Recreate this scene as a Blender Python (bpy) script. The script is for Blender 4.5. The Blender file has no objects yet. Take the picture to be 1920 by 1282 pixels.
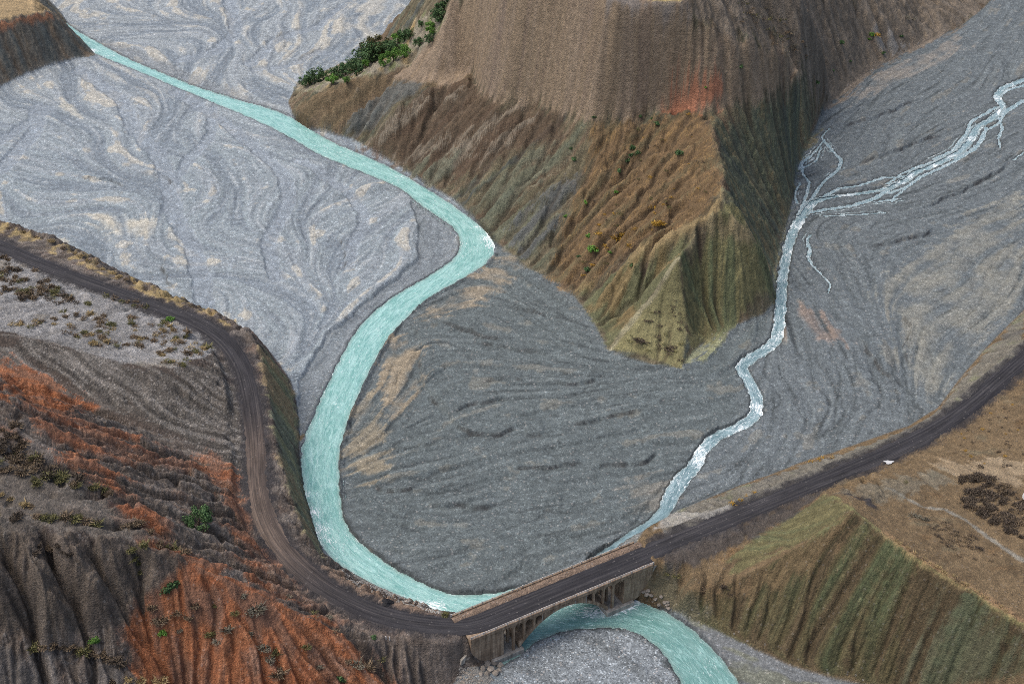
import bpy, bmesh, math, random
import numpy as np
from mathutils import Vector, Matrix
from mathutils.geometry import delaunay_2d_cdt

R = math.radians
scn = bpy.context.scene
col = scn.collection
rng = np.random.default_rng(7)
random.seed(7)

# ------------------------------------------------------------------ camera, world, sun, exposure
CAM_H, PITCH, FPX = 250.0, R(35.0), 1920 * 50 / 36.0
cam_d = bpy.data.cameras.new('camera')
cam_d.lens = 50.0; cam_d.sensor_width = 36.0; cam_d.sensor_fit = 'HORIZONTAL'
cam_d.clip_start = 1.0; cam_d.clip_end = 5000.0
cam = bpy.data.objects.new('camera', cam_d); col.objects.link(cam)
cam.location = (0, 0, CAM_H); cam.rotation_euler = (R(90) - PITCH, 0, 0)
scn.camera = cam

SUN_EL, SUN_AZ = 64.0, -88.0            # azimuth: degrees from +Y (view direction), negative = to the left
world = bpy.data.worlds.new('World'); scn.world = world; world.use_nodes = True
wn = world.node_tree; wn.nodes.clear()
sky = wn.nodes.new('ShaderNodeTexSky'); sky.sky_type = 'NISHITA'; sky.sun_disc = False
sky.sun_elevation = R(SUN_EL); sky.sun_rotation = R(SUN_AZ); sky.air_density = 0.92; sky.dust_density = 5.0; sky.ozone_density = 1.0
bg = wn.nodes.new('ShaderNodeBackground'); bg.inputs['Strength'].default_value = 0.15
wo = wn.nodes.new('ShaderNodeOutputWorld')
wn.links.new(sky.outputs[0], bg.inputs[0]); wn.links.new(bg.outputs[0], wo.inputs[0])
sun_d = bpy.data.lights.new('sun', 'SUN'); sun_d.energy = 1.1; sun_d.angle = R(45); sun_d.color = (1.0, 0.97, 0.92)
sun = bpy.data.objects.new('sun', sun_d); col.objects.link(sun)
sd_ = Vector((math.sin(R(SUN_AZ)) * math.cos(R(SUN_EL)), math.cos(R(SUN_AZ)) * math.cos(R(SUN_EL)), math.sin(R(SUN_EL))))
sun.rotation_euler = sd_.to_track_quat('Z', 'Y').to_euler(); sun.location = (0, 300, 300)
scn.view_settings.view_transform = 'Standard'; scn.view_settings.look = 'None'
scn.view_settings.exposure = 0.36; scn.view_settings.gamma = 1.0; scn.view_settings.use_curve_mapping = False
scn.cycles.use_denoising = False; scn.cycles.filter_width = 0.9
scn.cycles.max_bounces = 4; scn.cycles.diffuse_bounces = 2

# ------------------------------------------------------------------ survey: image bearing + height -> place on the ground
CP, SP = math.cos(PITCH), math.sin(PITCH)
def place(x, y, z):
    dx = (x - 960) / FPX; dy = -(y - 641) / FPX
    d = (dx, CP + dy * SP, -SP + dy * CP)
    t = (z - CAM_H) / d[2]
    return np.array([d[0] * t, d[1] * t, z])
def P(pts): return np.array([place(*p) for p in pts])
def P0(pts, z=0.0): return np.array([place(x, y, z)[:2] for x, y in pts])

# ------------------------------------------------------------------ noise and raster helpers
_ga = rng.random(512) * 2 * np.pi
_gx = np.cos(_ga).astype(np.float32); _gy = np.sin(_ga).astype(np.float32)
def perlin(x, y, seed=0):
    x = np.asarray(x, np.float32) + seed * 17.31; y = np.asarray(y, np.float32) + seed * 9.77
    xf = np.floor(x); yf = np.floor(y); fx = x - xf; fy = y - yf
    xi = xf.astype(np.int64); yi = yf.astype(np.int64)
    def g(ix, iy, dx, dy):
        h = (ix * 374761393 + iy * 668265263 + seed * 974634777) & 0xffffffff
        h = ((h ^ (h >> 13)) * 1274126177) & 0xffffffff
        h = (h ^ (h >> 16)) & 511
        return _gx[h] * dx + _gy[h] * dy
    u = fx * fx * fx * (fx * (fx * 6 - 15) + 10); v = fy * fy * fy * (fy * (fy * 6 - 15) + 10)
    a = g(xi, yi, fx, fy); b = g(xi + 1, yi, fx - 1, fy); c = g(xi, yi + 1, fx, fy - 1); d = g(xi + 1, yi + 1, fx - 1, fy - 1)
    a = a + u * (b - a); c = c + u * (d - c)
    return (a + v * (c - a)) * 1.5
def fbm(x, y, lam, octv, seed=0, gain=0.5):
    s = 0; a = 1.0; f = 1.0 / lam
    for i in range(octv):
        s = s + a * perlin(x * f, y * f, seed + i); a *= gain; f *= 2.03
    return s
def sst(a, b, x):
    t = np.clip((x - a) / (b - a), 0, 1); return t * t * (3 - 2 * t)
def lerp(a, b, t): return a + (b - a) * t

# terrain grid: rows get closer together towards the viewer's side
YMIN, YMAX, YB, KV = 158.0, 800.0, 33.0, 0.36 / 233
NR = int(math.log((YMAX + YB) / (YMIN + YB)) / KV) + 1
NC = 1150
def hw(Y): return 0.36 * (CP * Y + CAM_H * SP) * 1.2 + 10
gyv = (YMIN + YB) * np.exp(KV * np.arange(NR)) - YB
guv = np.linspace(-1, 1, NC)
GY = np.repeat(gyv[:, None], NC, 1).astype(np.float32)
GX = (guv[None, :] * hw(gyv)[:, None]).astype(np.float32)
def to_idx(X, Y):
    v = np.log((np.maximum(Y, YMIN) + YB) / (YMIN + YB)) / KV
    u = (X / hw(Y) + 1) * 0.5 * (NC - 1)
    return np.clip(u, 0, NC - 1.001), np.clip(v, 0, NR - 1.001)
def samp(F, X, Y):
    u, v = to_idx(X, Y); iu = u.astype(np.int32); iv = v.astype(np.int32); fu = u - iu; fv = v - iv
    return (F[iv, iu] * (1 - fu) + F[iv, iu + 1] * fu) * (1 - fv) + (F[iv + 1, iu] * (1 - fu) + F[iv + 1, iu + 1] * fu) * fv
def blur(F, s):
    r = max(1, int(2.5 * s)); k = np.exp(-0.5 * (np.arange(-r, r + 1) / s) ** 2); k /= k.sum()
    for ax in (0, 1):
        Fp = np.pad(F, [(r, r) if a == ax else (0, 0) for a in (0, 1)], mode='edge'); O = np.zeros_like(F)
        for i, w in enumerate(k):
            O += w * (Fp[i:i + F.shape[0]] if ax == 0 else Fp[:, i:i + F.shape[1]])
        F = O
    return F
def bbox_idx(poly, m):
    lo = poly.min(0) - m; hi = poly.max(0) + m
    r0 = int(np.searchsorted(gyv, lo[1])); r1 = int(np.searchsorted(gyv, hi[1])) + 1
    r0 = max(0, r0 - 1); r1 = min(NR, r1 + 1)
    if r1 <= r0: return None
    us = [lo[0] / hw(gyv[r0]), lo[0] / hw(gyv[r1 - 1]), hi[0] / hw(gyv[r0]), hi[0] / hw(gyv[r1 - 1])]
    c0 = max(0, int((min(us) + 1) * .5 * (NC - 1)) - 1); c1 = min(NC, int((max(us) + 1) * .5 * (NC - 1)) + 2)
    if c1 <= c0: return None
    return (slice(r0, r1), slice(c0, c1))
def seg_dist(X, Y, line, closed=False):
    """distance to polyline, parameter (metres along), index-free"""
    best = np.full(X.shape, 1e9, np.float32); along = np.zeros(X.shape, np.float32); acc = 0.0
    n = len(line)
    for i in range(n if closed else n - 1):
        ax, ay = line[i][:2]; bx_, by_ = line[(i + 1) % n][:2]
        ex, ey = bx_ - ax, by_ - ay; L2 = ex * ex + ey * ey + 1e-9
        t = np.clip(((X - ax) * ex + (Y - ay) * ey) / L2, 0, 1)
        d = (X - ax - t * ex) ** 2 + (Y - ay - t * ey) ** 2
        m = d < best; best[m] = d[m]; along[m] = (acc + t * math.sqrt(L2))[m]
        acc += math.sqrt(L2)
    return np.sqrt(best), along
def inside(X, Y, poly):
    c = np.zeros(X.shape, bool); n = len(poly)
    for i in range(n):
        x1, y1 = poly[i][:2]; x2, y2 = poly[(i + 1) % n][:2]
        if y1 == y2: continue
        c ^= ((y1 > Y) != (y2 > Y)) & (X < (x2 - x1) * (Y - y1) / (y2 - y1) + x1)
    return c
def sdist(poly, m=12.0):
    """signed distance field on the grid (positive inside), clipped at -m"""
    out = np.full(GX.shape, -m, np.float32)
    b = bbox_idx(np.asarray(poly)[:, :2], m)
    if b is None: return out
    X, Y = GX[b], GY[b]; d, _ = seg_dist(X, Y, poly, True)
    out[b] = np.maximum(np.where(inside(X, Y, poly), d, -d), -m)
    return out
def linef(line, m):
    """distance to a line and metres along it on the grid, clipped at m"""
    D = np.full(GX.shape, m, np.float32); A = np.zeros(GX.shape, np.float32)
    b = bbox_idx(np.asarray(line)[:, :2], m)
    if b is None: return D, A
    d, a = seg_dist(GX[b], GY[b], line); D[b] = np.minimum(d, m); A[b] = a
    return D, A
def resample(L, step):
    L = np.asarray(L, float); seg = np.linalg.norm(np.diff(L[:, :2], axis=0), axis=1); s = np.concatenate([[0], np.cumsum(seg)])
    n = max(2, int(s[-1] / step) + 1); t = np.linspace(0, s[-1], n)
    return np.stack([np.interp(t, s, L[:, k]) for k in range(L.shape[1])], 1)
def smooth_line(L, step, it=6):
    L = resample(L, step)
    for _ in range(it):
        M = L.copy(); M[1:-1] = 0.25 * L[:-2] + 0.5 * L[1:-1] + 0.25 * L[2:]; L = M
    return L

# ------------------------------------------------------------------ bridge frame (needed by the terrain under it)
BO = place(883, 1200, 10.0)
_bB = place(1225, 1058, 10.0)
BE = (_bB - BO)[:2]; BLEN = float(np.linalg.norm(BE)); BE = BE / BLEN
BN = np.array([-BE[1], BE[0]]); BW = 8.6
def bridge(s, w, z): 
    p = BO[:2] + BE * s + BN * w
    return np.array([p[0], p[1], z])

# ------------------------------------------------------------------ the lie of the land: break lines
road_px_l = [(-330, 300, 27), (-150, 390, 25.5), (0, 462, 24), (100, 505, 23), (200, 542, 22), (300, 578, 20.5), (380, 606, 19.5), (430, 640, 18.5), (458, 690, 17.8), (472, 760, 16.8), (480, 830, 15.8), (480, 900, 14.8), (490, 970, 13.6), (530, 1040, 12.4), (600, 1100, 11.2), (680, 1145, 10.5), (760, 1170, 10.1), (838, 1172, 10)]
road_px_r = [(1250, 1020, 10), (1320, 992, 10.3), (1400, 960, 10.8), (1480, 926, 11.3), (1560, 893, 11.8), (1640, 860, 12.3), (1720, 826, 12.8), (1790, 785, 13.2), (1850, 735, 13.5), (1900, 690, 13.8), (1960, 640, 14), (2100, 530, 15), (2300, 380, 16)]
mesa_foot = [(548, 214, 0), (560, 235, 0), (600, 246, 0), (660, 262, 0), (700, 285, 0), (745, 310, 0), (800, 345, 0), (850, 375, 0), (890, 410, 0), (925, 452, 0), (960, 480, .3), (990, 505, .5), (1035, 525, .8), (1075, 555, 1), (1110, 600, 1.5), (1140, 655, 2), (1180, 672, 2.2), (1225, 685, 2.5), (1276, 692, 2.8), (1300, 660, 3), (1330, 632, 3), (1380, 610, 3), (1430, 592, 3.2), (1452, 570, 3.3), (1448, 520, 3.5), (1460, 470, 3.7), (1475, 420, 4), (1488, 370, 4.2), (1490, 320, 4.5), (1520, 260, 4.8), (1540, 215, 5), (1585, 165, 5.2), (1620, 140, 5.4), (1680, 105, 5.6), (1750, 70, 6), (1800, 52, 6.2), (1850, 10, 6.6), (1900, -60, 7), (1960, -200, 7)]
bench_foot = [(548, 214, 0), (540, 190, 0), (558, 158, 0), (610, 132, 0), (690, 105, 0), (745, 72, 0), (785, 45, 0), (795, 15, 0), (800, -40, 0), (815, -200, 0)]
bluff_foot = [(-330, 310, 0), (-150, 240, 0), (0, 164, 0), (50, 141, 0), (100, 123, 0), (150, 110, 0), (179, 103, 0), (155, 75, 0), (130, 48, 0), (112, 22, 0), (80, -12, 0), (30, -70, 0), (-60, -200, 0)]
left_foot = [(-330, 260, 0), (-150, 360, 0), (0, 428, 0), (150, 480, 0), (300, 556, 0), (440, 614, 0), (508, 662, 0), (545, 715, 0), (556, 755, 0), (560, 800, 0), (562, 860, 0), (570, 920, 0), (582, 965, 0), (596, 1012, 0), (612, 1048, 0), (660, 1074, 0), (720, 1104, 0), (780, 1128, 0), (835, 1154, 0)]
right_foot = [(1262, 1142, 0), (1300, 1162, 0), (1380, 1197, 0), (1420, 1217, 0), (1480, 1247, 0), (1560, 1272, 0), (1640, 1292, 0), (1750, 1345, 0), (1920, 1440, 0), (2200, 1600, 0)]
emb_foot = [(1215, 985, .2), (1250, 968, .5), (1330, 932, 1), (1420, 897, 1.2), (1500, 868, 1.5), (1600, 835, 1.8), (1700, 800, 2.2), (1758, 765, 2.5), (1795, 715, 3), (1850, 650, 3.5), (1920, 580, 4), (2100, 440, 5), (2300, 300, 6)]
LINES = [
 mesa_foot, bench_foot, bluff_foot, left_foot, right_foot, emb_foot, road_px_l, road_px_r,
 # mesa: nose crest, foot of the cliff, cliff edge, rim
 [(549, 212, 1), (575, 190, 9), (610, 172, 14), (660, 152, 18), (700, 137, 21), (750, 112, 25), (800, 82, 29), (820, 52, 36), (833, 20, 43), (845, 0, 49), (858, -40, 57), (878, -85, 65), (900, -150, 68)],
 [(722, 140, 20.5), (780, 152, 23), (840, 160, 25.5), (872, 146, 27), (886, 128, 28), (900, 170, 27.5), (940, 195, 30), (990, 192, 32.5), (1060, 208, 35.5), (1110, 226, 37.5), (1180, 217, 39.5), (1270, 202, 41.5), (1330, 212, 42), (1400, 196, 41.5), (1450, 180, 41), (1498, 148, 39)],
 [(878, -85, 65), (960, -72, 77), (1060, -40, 77.5), (1150, 12, 75.2), (1220, 28, 72.6), (1290, 42, 70.3), (1340, 60, 66.5), (1400, 85, 60.5), (1450, 100, 54.5), (1490, 112, 49), (1506, 130, 43), (1498, 148, 39)],
 [(960, -84, 78), (1080, -60, 79), (1215, 4, 76.5), (1275, 6, 76.5), (1300, -10, 77), (1400, -40, 76)],
 # spur in front of the mesa
 [(1330, 212, 42), (1340, 250, 41), (1352, 300, 39), (1358, 345, 37), (1345, 395, 34), (1290, 430, 29), (1220, 470, 21), (1150, 510, 12), (1085, 551, 2.5)],
 [(1345, 395, 34), (1390, 425, 29), (1425, 460, 22), (1445, 500, 14), (1452, 545, 6)],
 [(1290, 458, 25), (1272, 482, 26), (1235, 540, 17.5), (1200, 582, 11.5), (1145, 652, 2.2)],
 [(1272, 482, 26), (1281, 540, 18), (1290, 600, 10), (1278, 685, 3)],
 [(1280, 452, 25), (1230, 520, 13.5), (1180, 580, 6.5), (1130, 636, 2)],
 [(1300, 462, 25), (1308, 540, 12), (1310, 625, 3.6)],
 [(760, 190, 18.5), (720, 235, 10.5), (690, 275, 2)], [(880, 215, 22), (830, 270, 12), (790, 330, 2.5)], [(985, 240, 27), (935, 310, 16), (880, 385, 3)], [(1060, 270, 28), (1000, 370, 14), (945, 450, 2.5)], [(1160, 300, 29), (1090, 400, 15.5), (1030, 505, 2.5)],
 # right shoulder slope
 [(1400, 0, 71), (1450, 50, 61), (1506, 130, 43)], [(1500, -10, 56), (1545, 90, 31)], [(1600, 0, 28), (1640, 80, 12)], [(1720, 0, 15)], [(1800, 0, 9)],
 [(1300, -150, 86), (1500, -150, 66), (1650, -150, 40), (1800, -150, 15)], [(1000, -200, 80), (1100, -200, 82), (1300, -300, 88), (1700, -300, 55)],
 # bluff top left
 [(-330, 140, 23), (-150, 78, 21.5), (0, 40, 21), (60, 29, 20), (98, 25, 18)], [(60, 0, 19.5), (30, -30, 18)], [(-150, 0, 22), (0, 0, 21)],
 # left hillside
 [(-330, 265, 27), (-150, 352, 25), (0, 417, 23.5), (60, 432, 23), (150, 472, 21.5), (260, 530, 20), (350, 566, 19), (430, 596, 18.5), (470, 626, 18), (490, 660, 17.5), (500, 730, 16.5), (514, 800, 15.5), (525, 860, 14.5), (545, 920, 13.4), (572, 1000, 12), (600, 1042, 11), (640, 1085, 9.6), (700, 1112, 9), (770, 1134, 9.2), (838, 1158, 9.6)],
 [(-330, 560, 40), (-150, 600, 36), (0, 622, 33), (110, 645, 30.5), (230, 682, 27.5), (330, 690, 25), (390, 668, 22.8), (408, 646, 20.8)],
 [(-330, 490, 33), (-150, 510, 30.5), (0, 540, 28), (150, 590, 25.3), (300, 622, 22.8)],
 [(-330, 640, 38), (-150, 672, 35), (0, 702, 30), (140, 752, 25.5), (260, 805, 21.5), (380, 872, 18), (446, 930, 15.3)],
 [(-330, 650, 66), (-150, 700, 58), (0, 745, 50), (60, 790, 47), (120, 850, 43), (190, 905, 39), (260, 985, 36), (340, 1045, 32), (420, 1090, 27), (500, 1125, 22), (600, 1165, 16), (690, 1203, 11.2)],
 [(-330, 960, 58), (-150, 980, 51), (0, 985, 44.5), (100, 1000, 42), (200, 1010, 39), (280, 1030, 35.6), (338, 1046, 32)],
 [(-330, 830, 60), (-150, 850, 54), (0, 880, 46.5), (100, 920, 43), (170, 950, 40.5)],
 [(-330, 1200, 32), (-150, 1190, 30), (0, 1180, 28), (80, 1196, 26), (160, 1202, 24), (230, 1177, 24), (250, 1130, 27.5)],
 [(-330, 1190, 34), (-100, 1185, 31), (0, 1202, 27.5), (60, 1242, 23), (105, 1290, 18), (130, 1400, 8)],
 [(-60, 995, 47), (-20, 1062, 43), (20, 1132, 35.5), (38, 1176, 29)], [(-12, 997, 43.5), (22, 1068, 38), (60, 1145, 30.2), (74, 1187, 26.4)], [(22, 998, 43.8), (62, 1062, 40), (110, 1140, 32.7), (136, 1190, 26.2)], [(75, 1008, 41.6), (105, 1072, 35.2), (148, 1150, 28.2), (166, 1194, 24.4)], [(110, 1012, 41.8), (150, 1068, 38), (190, 1132, 31.2), (208, 1176, 25.6)], [(166, 1017, 39.4), (186, 1062, 34.2), (212, 1122, 28.3), (226, 1168, 24.8)], [(200, 1020, 39.2), (225, 1058, 36.6), (238, 1100, 31.8), (246, 1124, 28.2)], [(242, 1034, 36.2), (252, 1064, 32.6), (262, 1102, 28.4)], [(290, 1044, 34.8), (292, 1066, 33.2), (288, 1096, 29.6)],
 [(140, 1215, 22.5), (200, 1240, 20.5), (228, 1256, 19)],
 [(262, 1165, 23.5), (290, 1220, 18), (330, 1284, 12), (380, 1420, 2)],
 [(500, 1125, 22), (545, 1185, 17.3), (565, 1290, 11), (580, 1420, 2)], [(600, 1165, 16), (680, 1235, 9), (722, 1290, 4.6), (740, 1420, 0)],
 [(420, 1090, 27), (440, 1180, 20.5), (430, 1290, 12)],
 [(-330, 1420, 10), (-100, 1420, 9), (30, 1420, 8)],
 # bank by the left abutment
 [(690, 1182, 10), (780, 1200, 9.8), (840, 1194, 9.8), (868, 1187, 9.8)], [(735, 1295, 2.5), (790, 1305, 0), (850, 1278, .5), (872, 1255, 2)],
 # hill on the right
 [(1545, 922, 17), (1565, 930, 21), (1600, 957, 26), (1660, 1005, 26), (1720, 1050, 26), (1800, 1100, 26), (1920, 1175, 26), (2060, 1265, 26)],
 [(1600, 957, 26), (1540, 1000, 20.5), (1470, 1040, 14.5), (1400, 1075, 10), (1335, 1108, 6.8), (1288, 1116, 6)],
 [(1300, 1062, 9.5), (1390, 1022, 10), (1460, 980, 10.8), (1530, 930, 12.6)],
 [(1650, 930, 20), (1750, 900, 17), (1850, 850, 16.5), (1920, 770, 16), (2200, 560, 18)],
 [(1850, 1000, 22), (1920, 1060, 24)], [(1920, 900, 20), (2200, 900, 24)],
 # gravel plains
 [(1440, 660, 2.6), (1400, 700, 2.2), (1330, 830, 1.3), (1255, 935, .5)], [(1700, 500, 4)], [(1920, 350, 5), (2200, 250, 6)], [(1920, 80, 6.5), (2100, 0, 7)], [(1700, 200, 5.3)], [(1600, 650, 3)],
 [(1100, 750, 1.6)], [(900, 900, .8)], [(700, 960, .5)], [(860, 1110, .4)], [(1000, 1050, .4)], [(800, 640, .8)], [(900, 560, .6)],
 [(200, 250, 0)], [(400, 400, 0)], [(500, 80, 0)], [(300, -100, 0), (700, -100, 0)], [(0, -300, 0), (800, -300, 0)], [(600, 700, 0)],
 [(1300, 1250, -.2), (1100, 1230, .3), (1000, 1260, .2)], [(1000, 1420, 0), (1500, 1420, 0)],
]
WLINES = [  # given directly in the bridge's own frame
 [bridge(-.6, .4, 9.7), bridge(-.8, 8.2, 9.7)], [bridge(4, .8, 1), bridge(4, 7.8, 1)], [bridge(-.1, -.7, 3.2), bridge(4, -.8, 1.2), bridge(8, -1, .2)],
 [bridge(2, 9.6, 3), bridge(6, 9.6, 0)],
 [bridge(BLEN + .6, .4, 9.7), bridge(BLEN + .8, 8.2, 9.7)], [bridge(BLEN - 4, .8, 1), bridge(BLEN - 4, 7.8, 1)], [bridge(BLEN + .1, -.7, 3.5), bridge(BLEN - 4, -.8, 1.6), bridge(BLEN - 8, -1, .1)],
 [bridge(BLEN - 1, 9.6, 3), bridge(BLEN - 6, 9.6, 0)], [bridge(15, -2, -.6), bridge(25, 4, -.8), bridge(35, 10, -.6)],
]
pts, edges = [], []
for L, wl in [(l, 0) for l in LINES] + [(l, 1) for l in WLINES]:
    A = np.array(L) if wl else P(L)
    if len(A) > 1: A = resample(A, 4.0) if len(A) > 2 or np.linalg.norm(A[1] - A[0]) > 5 else A
    i0 = len(pts); pts += [tuple(a) for a in A]; edges += [(i, i + 1) for i in range(i0, i0 + len(A) - 1)]
ctl = np.array(pts)
ring = []
for t in np.linspace(0, 1, 24):
    for X, Y in ((-hw(lerp(YMIN, YMAX, t)) - 3, lerp(YMIN, YMAX, t)), (hw(lerp(YMIN, YMAX, t)) + 3, lerp(YMIN, YMAX, t)), (lerp(-1, 1, t) * hw(YMIN), YMIN - 3), (lerp(-1, 1, t) * hw(YMAX), YMAX + 3)):
        d = np.hypot(ctl[:, 0] - X, ctl[:, 1] - Y); k = np.argsort(d)[:4]; w = 1 / (d[k] + 1)
        ring.append((X, Y, float((ctl[k, 2] * w).sum() / w.sum())))
pts += ring
pa = np.array(pts)
vo, eo, fo, vor, _, _ = delaunay_2d_cdt([Vector((p[0], p[1])) for p in pts], edges, [], 0, 1e-3)
tv = np.zeros((len(vo), 3)); nnew = 0
for i, v in enumerate(vo):
    tv[i, :2] = v
    if vor[i]: tv[i, 2] = np.mean([pa[j, 2] for j in vor[i]])
    else:
        nnew += 1; d = np.hypot(pa[:, 0] - v.x, pa[:, 1] - v.y); k = np.argsort(d)[:3]; w = 1 / (d[k] + .1); tv[i, 2] = (pa[k, 2] * w).sum() / w.sum()
        print('CROSS', v.x, v.y, tv[i, 2])
Z = np.full(GX.shape, np.nan, np.float32)
for f in fo:
    a, b, c = tv[f[0]], tv[f[1]], tv[f[2]]
    bb = bbox_idx(np.array([a, b, c])[:, :2], 0.5)
    if bb is None: continue
    X, Y = GX[bb], GY[bb]; den = (b[1] - c[1]) * (a[0] - c[0]) + (c[0] - b[0]) * (a[1] - c[1])
    if abs(den) < 1e-9: continue
    l0 = ((b[1] - c[1]) * (X - c[0]) + (c[0] - b[0]) * (Y - c[1])) / den
    l1 = ((c[1] - a[1]) * (X - c[0]) + (a[0] - c[0]) * (Y - c[1])) / den; l2 = 1 - l0 - l1
    m = (l0 >= -1e-4) & (l1 >= -1e-4) & (l2 >= -1e-4)
    zz = l0 * a[2] + l1 * b[2] + l2 * c[2]; Zb = Z[bb]; Zb[m] = zz[m]
Z = np.nan_to_num(Z, nan=0.0)
Z = blur(Z, 1.2)
print('TIN', len(tv), len(fo), 'grid', Z.shape, 'new', nnew)

def hit(x, y):
    """where the sight line through an image bearing meets the terrain (for siting things and soil boundaries)"""
    p1 = place(x, y, 0.0); p0 = place(x, y, 110.0)
    t = np.linspace(0, 1.05, 900); L = p0[None] + (p1 - p0)[None] * t[:, None]
    h = samp(Z, L[:, 0], L[:, 1]); k = np.argmax(h >= L[:, 2])
    if h[k] < L[k, 2]: k = len(t) - 1
    return np.array([L[k, 0], L[k, 1], h[k]])
def H(pts): return np.array([hit(x, y)[:2] for x, y in pts])
# ------------------------------------------------------------------ regions
mesa_poly = np.vstack([P(mesa_foot), P(bench_foot)[:0:-1]])[:, :2]
bluff_poly = np.vstack([P(bluff_foot)[:, :2], [[-520, 780], [-520, 480]]])
left_poly = np.vstack([P(left_foot)[:, :2], [bridge(5, 8.4, 0)[:2], bridge(5, .3, 0)[:2], bridge(0, -2.5, 0)[:2]], P([(872, 1262, 1), (850, 1282, .5), (790, 1310, 0), (760, 1420, 0)])[:, :2], [[-20, 140], [-300, 140], [-300, 300]]])
right_poly = np.vstack([P(emb_foot)[:, :2], [[420, 420], [420, 140], [60, 140]], P(right_foot)[::-1, :2], [bridge(BLEN - 5, -1.4, 0)[:2], bridge(BLEN - 5, 8.4, 0)[:2]]])
SD = [sdist(p, 30.0) for p in (mesa_poly, left_poly, right_poly, bluff_poly)]
SDm, SDl, SDr, SDb = SD
Smax = np.maximum.reduce(SD)
S = sst(-0.3, 2.5, Smax)                      # 0 on the gravel plain, 1 on hills
REG = np.where(Smax <= 0, 0, 1 + np.argmax(np.stack(SD), 0)).astype(np.int8)

# ------------------------------------------------------------------ road bed
road_l = smooth_line(P(road_px_l), 2.0, 20); road_r = smooth_line(P(road_px_r), 2.0, 20)
ROADHW = 3.1
RDl, RAl = linef(road_l, 14.0); RDr, RAr = linef(road_r, 14.0)
def arclen(L): return np.concatenate([[0], np.cumsum(np.linalg.norm(np.diff(L[:, :2], axis=0), axis=1))])
def flatten_road(Z):
    for D, A, L in ((RDl, RAl, road_l), (RDr, RAr, road_r)):
        zr = np.interp(A, arclen(L), L[:, 2]).astype(np.float32)
        k = 1 - sst(ROADHW + .9, ROADHW + 3.2, D)
        Z = lerp(Z, zr, k)
    return Z
Z = flatten_road(Z)
RD = np.minimum(RDl, RDr)

# ------------------------------------------------------------------ water courses
U = [(60, -8), (100, 25), (140, 56), (190, 84), (240, 111), (300, 136), (350, 157), (400, 174), (450, 189), (500, 202), (545, 219), (580, 242), (620, 266), (660, 283), (700, 299), (745, 321), (790, 349), (830, 372), (870, 400), (905, 428), (927, 450), (931, 470), (914, 492), (880, 515), (840, 535), (800, 560), (760, 595), (730, 630), (705, 670), (685, 710), (665, 755), (650, 790), (638, 830), (633, 880), (636, 930), (645, 985), (670, 1015), (700, 1040), (740, 1065), (780, 1090), (830, 1112), (872, 1121), (950, 1108), (1020, 1090)]
U2 = [(1192, 1124), (1235, 1138), (1282, 1165), (1322, 1200), (1357, 1240), (1390, 1285), (1430, 1350), (1470, 1430)]
Lw = [(40, 0), (80, 15), (130, 55), (178, 101), (230, 121), (290, 146), (350, 171), (410, 196), (460, 216), (510, 239), (560, 266), (600, 291), (650, 311), (700, 331), (750, 351), (775, 372), (805, 396), (842, 416), (862, 440), (868, 462), (850, 490), (810, 515), (765, 540), (725, 565), (690, 595), (665, 625), (640, 670), (615, 720), (595, 765), (575, 810), (563, 860), (570, 920), (583, 962), (597, 1012), (615, 1046), (650, 1066), (700, 1096), (750, 1117), (800, 1137), (842, 1156)]
Lw2 = [(925, 1244), (950, 1250), (970, 1240), (985, 1212), (1005, 1196), (1040, 1181), (1100, 1175), (1150, 1172), (1195, 1181), (1240, 1215), (1265, 1250), (1282, 1285), (1300, 1350), (1330, 1430)]
WZ = -0.45
def Ps(L): return smooth_line(P([(x, y, -.4) for x, y in L]), 2.5, 6)[:, :2]
riv_poly = np.vstack([Ps(U), [bridge(30, 10.5, 0)[:2], bridge(37.8, 10.5, 0)[:2], bridge(37.8, -1, 0)[:2]], Ps(U2), Ps(Lw2)[::-1], [bridge(q, w, 0)[:2] for q, w in ((6, -2.2), (9, -1.2), (12.3, -1), (12.3, 9.4), (7, 10.5))], Ps(Lw)[::-1]])
RIV = sdist(riv_poly, 14.0)
RIV += 0.25 + 0.35 * perlin(GX / 3.1, GY / 3.1, 41) * sst(-6, -1, -np.abs(RIV))
# the small right-hand stream and its braids: (line, half widths)
st_main = [(2100, 60, 1.65), (1960, 135, 1.65), (1915, 150, 1.65), (1882, 163, 1.76), (1868, 182, 1.81), (1884, 198, 1.65), (1860, 222, 1.76), (1832, 236, 1.98), (1822, 256, 1.87), (1800, 284, 1.87), (1760, 304, 1.65), (1715, 322, 1.76), (1690, 342, 1.65), (1655, 355, 1.43), (1605, 362, 1.21), (1560, 368, 1.21), (1525, 377, 1.90), (1506, 400, 1.98), (1487, 432, 1.82), (1476, 470, 1.74), (1469, 510, 1.74), (1464, 560, 1.90), (1462, 605, 1.98), (1455, 638, 2.06), (1430, 658, 2.06), (1400, 673, 1.98), (1388, 690, 1.90), (1406, 712, 1.90), (1420, 745, 1.98), (1418, 775, 1.98), (1390, 797, 1.98), (1345, 815, 1.90), (1318, 840, 1.90), (1304, 870, 2.06), (1275, 900, 2.41), (1256, 935, 2.24), (1243, 962, 1.70), (1215, 980, 1.15), (1180, 1002, 1.10), (1145, 1026, 1.20), (1115, 1050, 1.60), (1098, 1074, 2.00), (1086, 1100, 2.40)]
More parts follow.
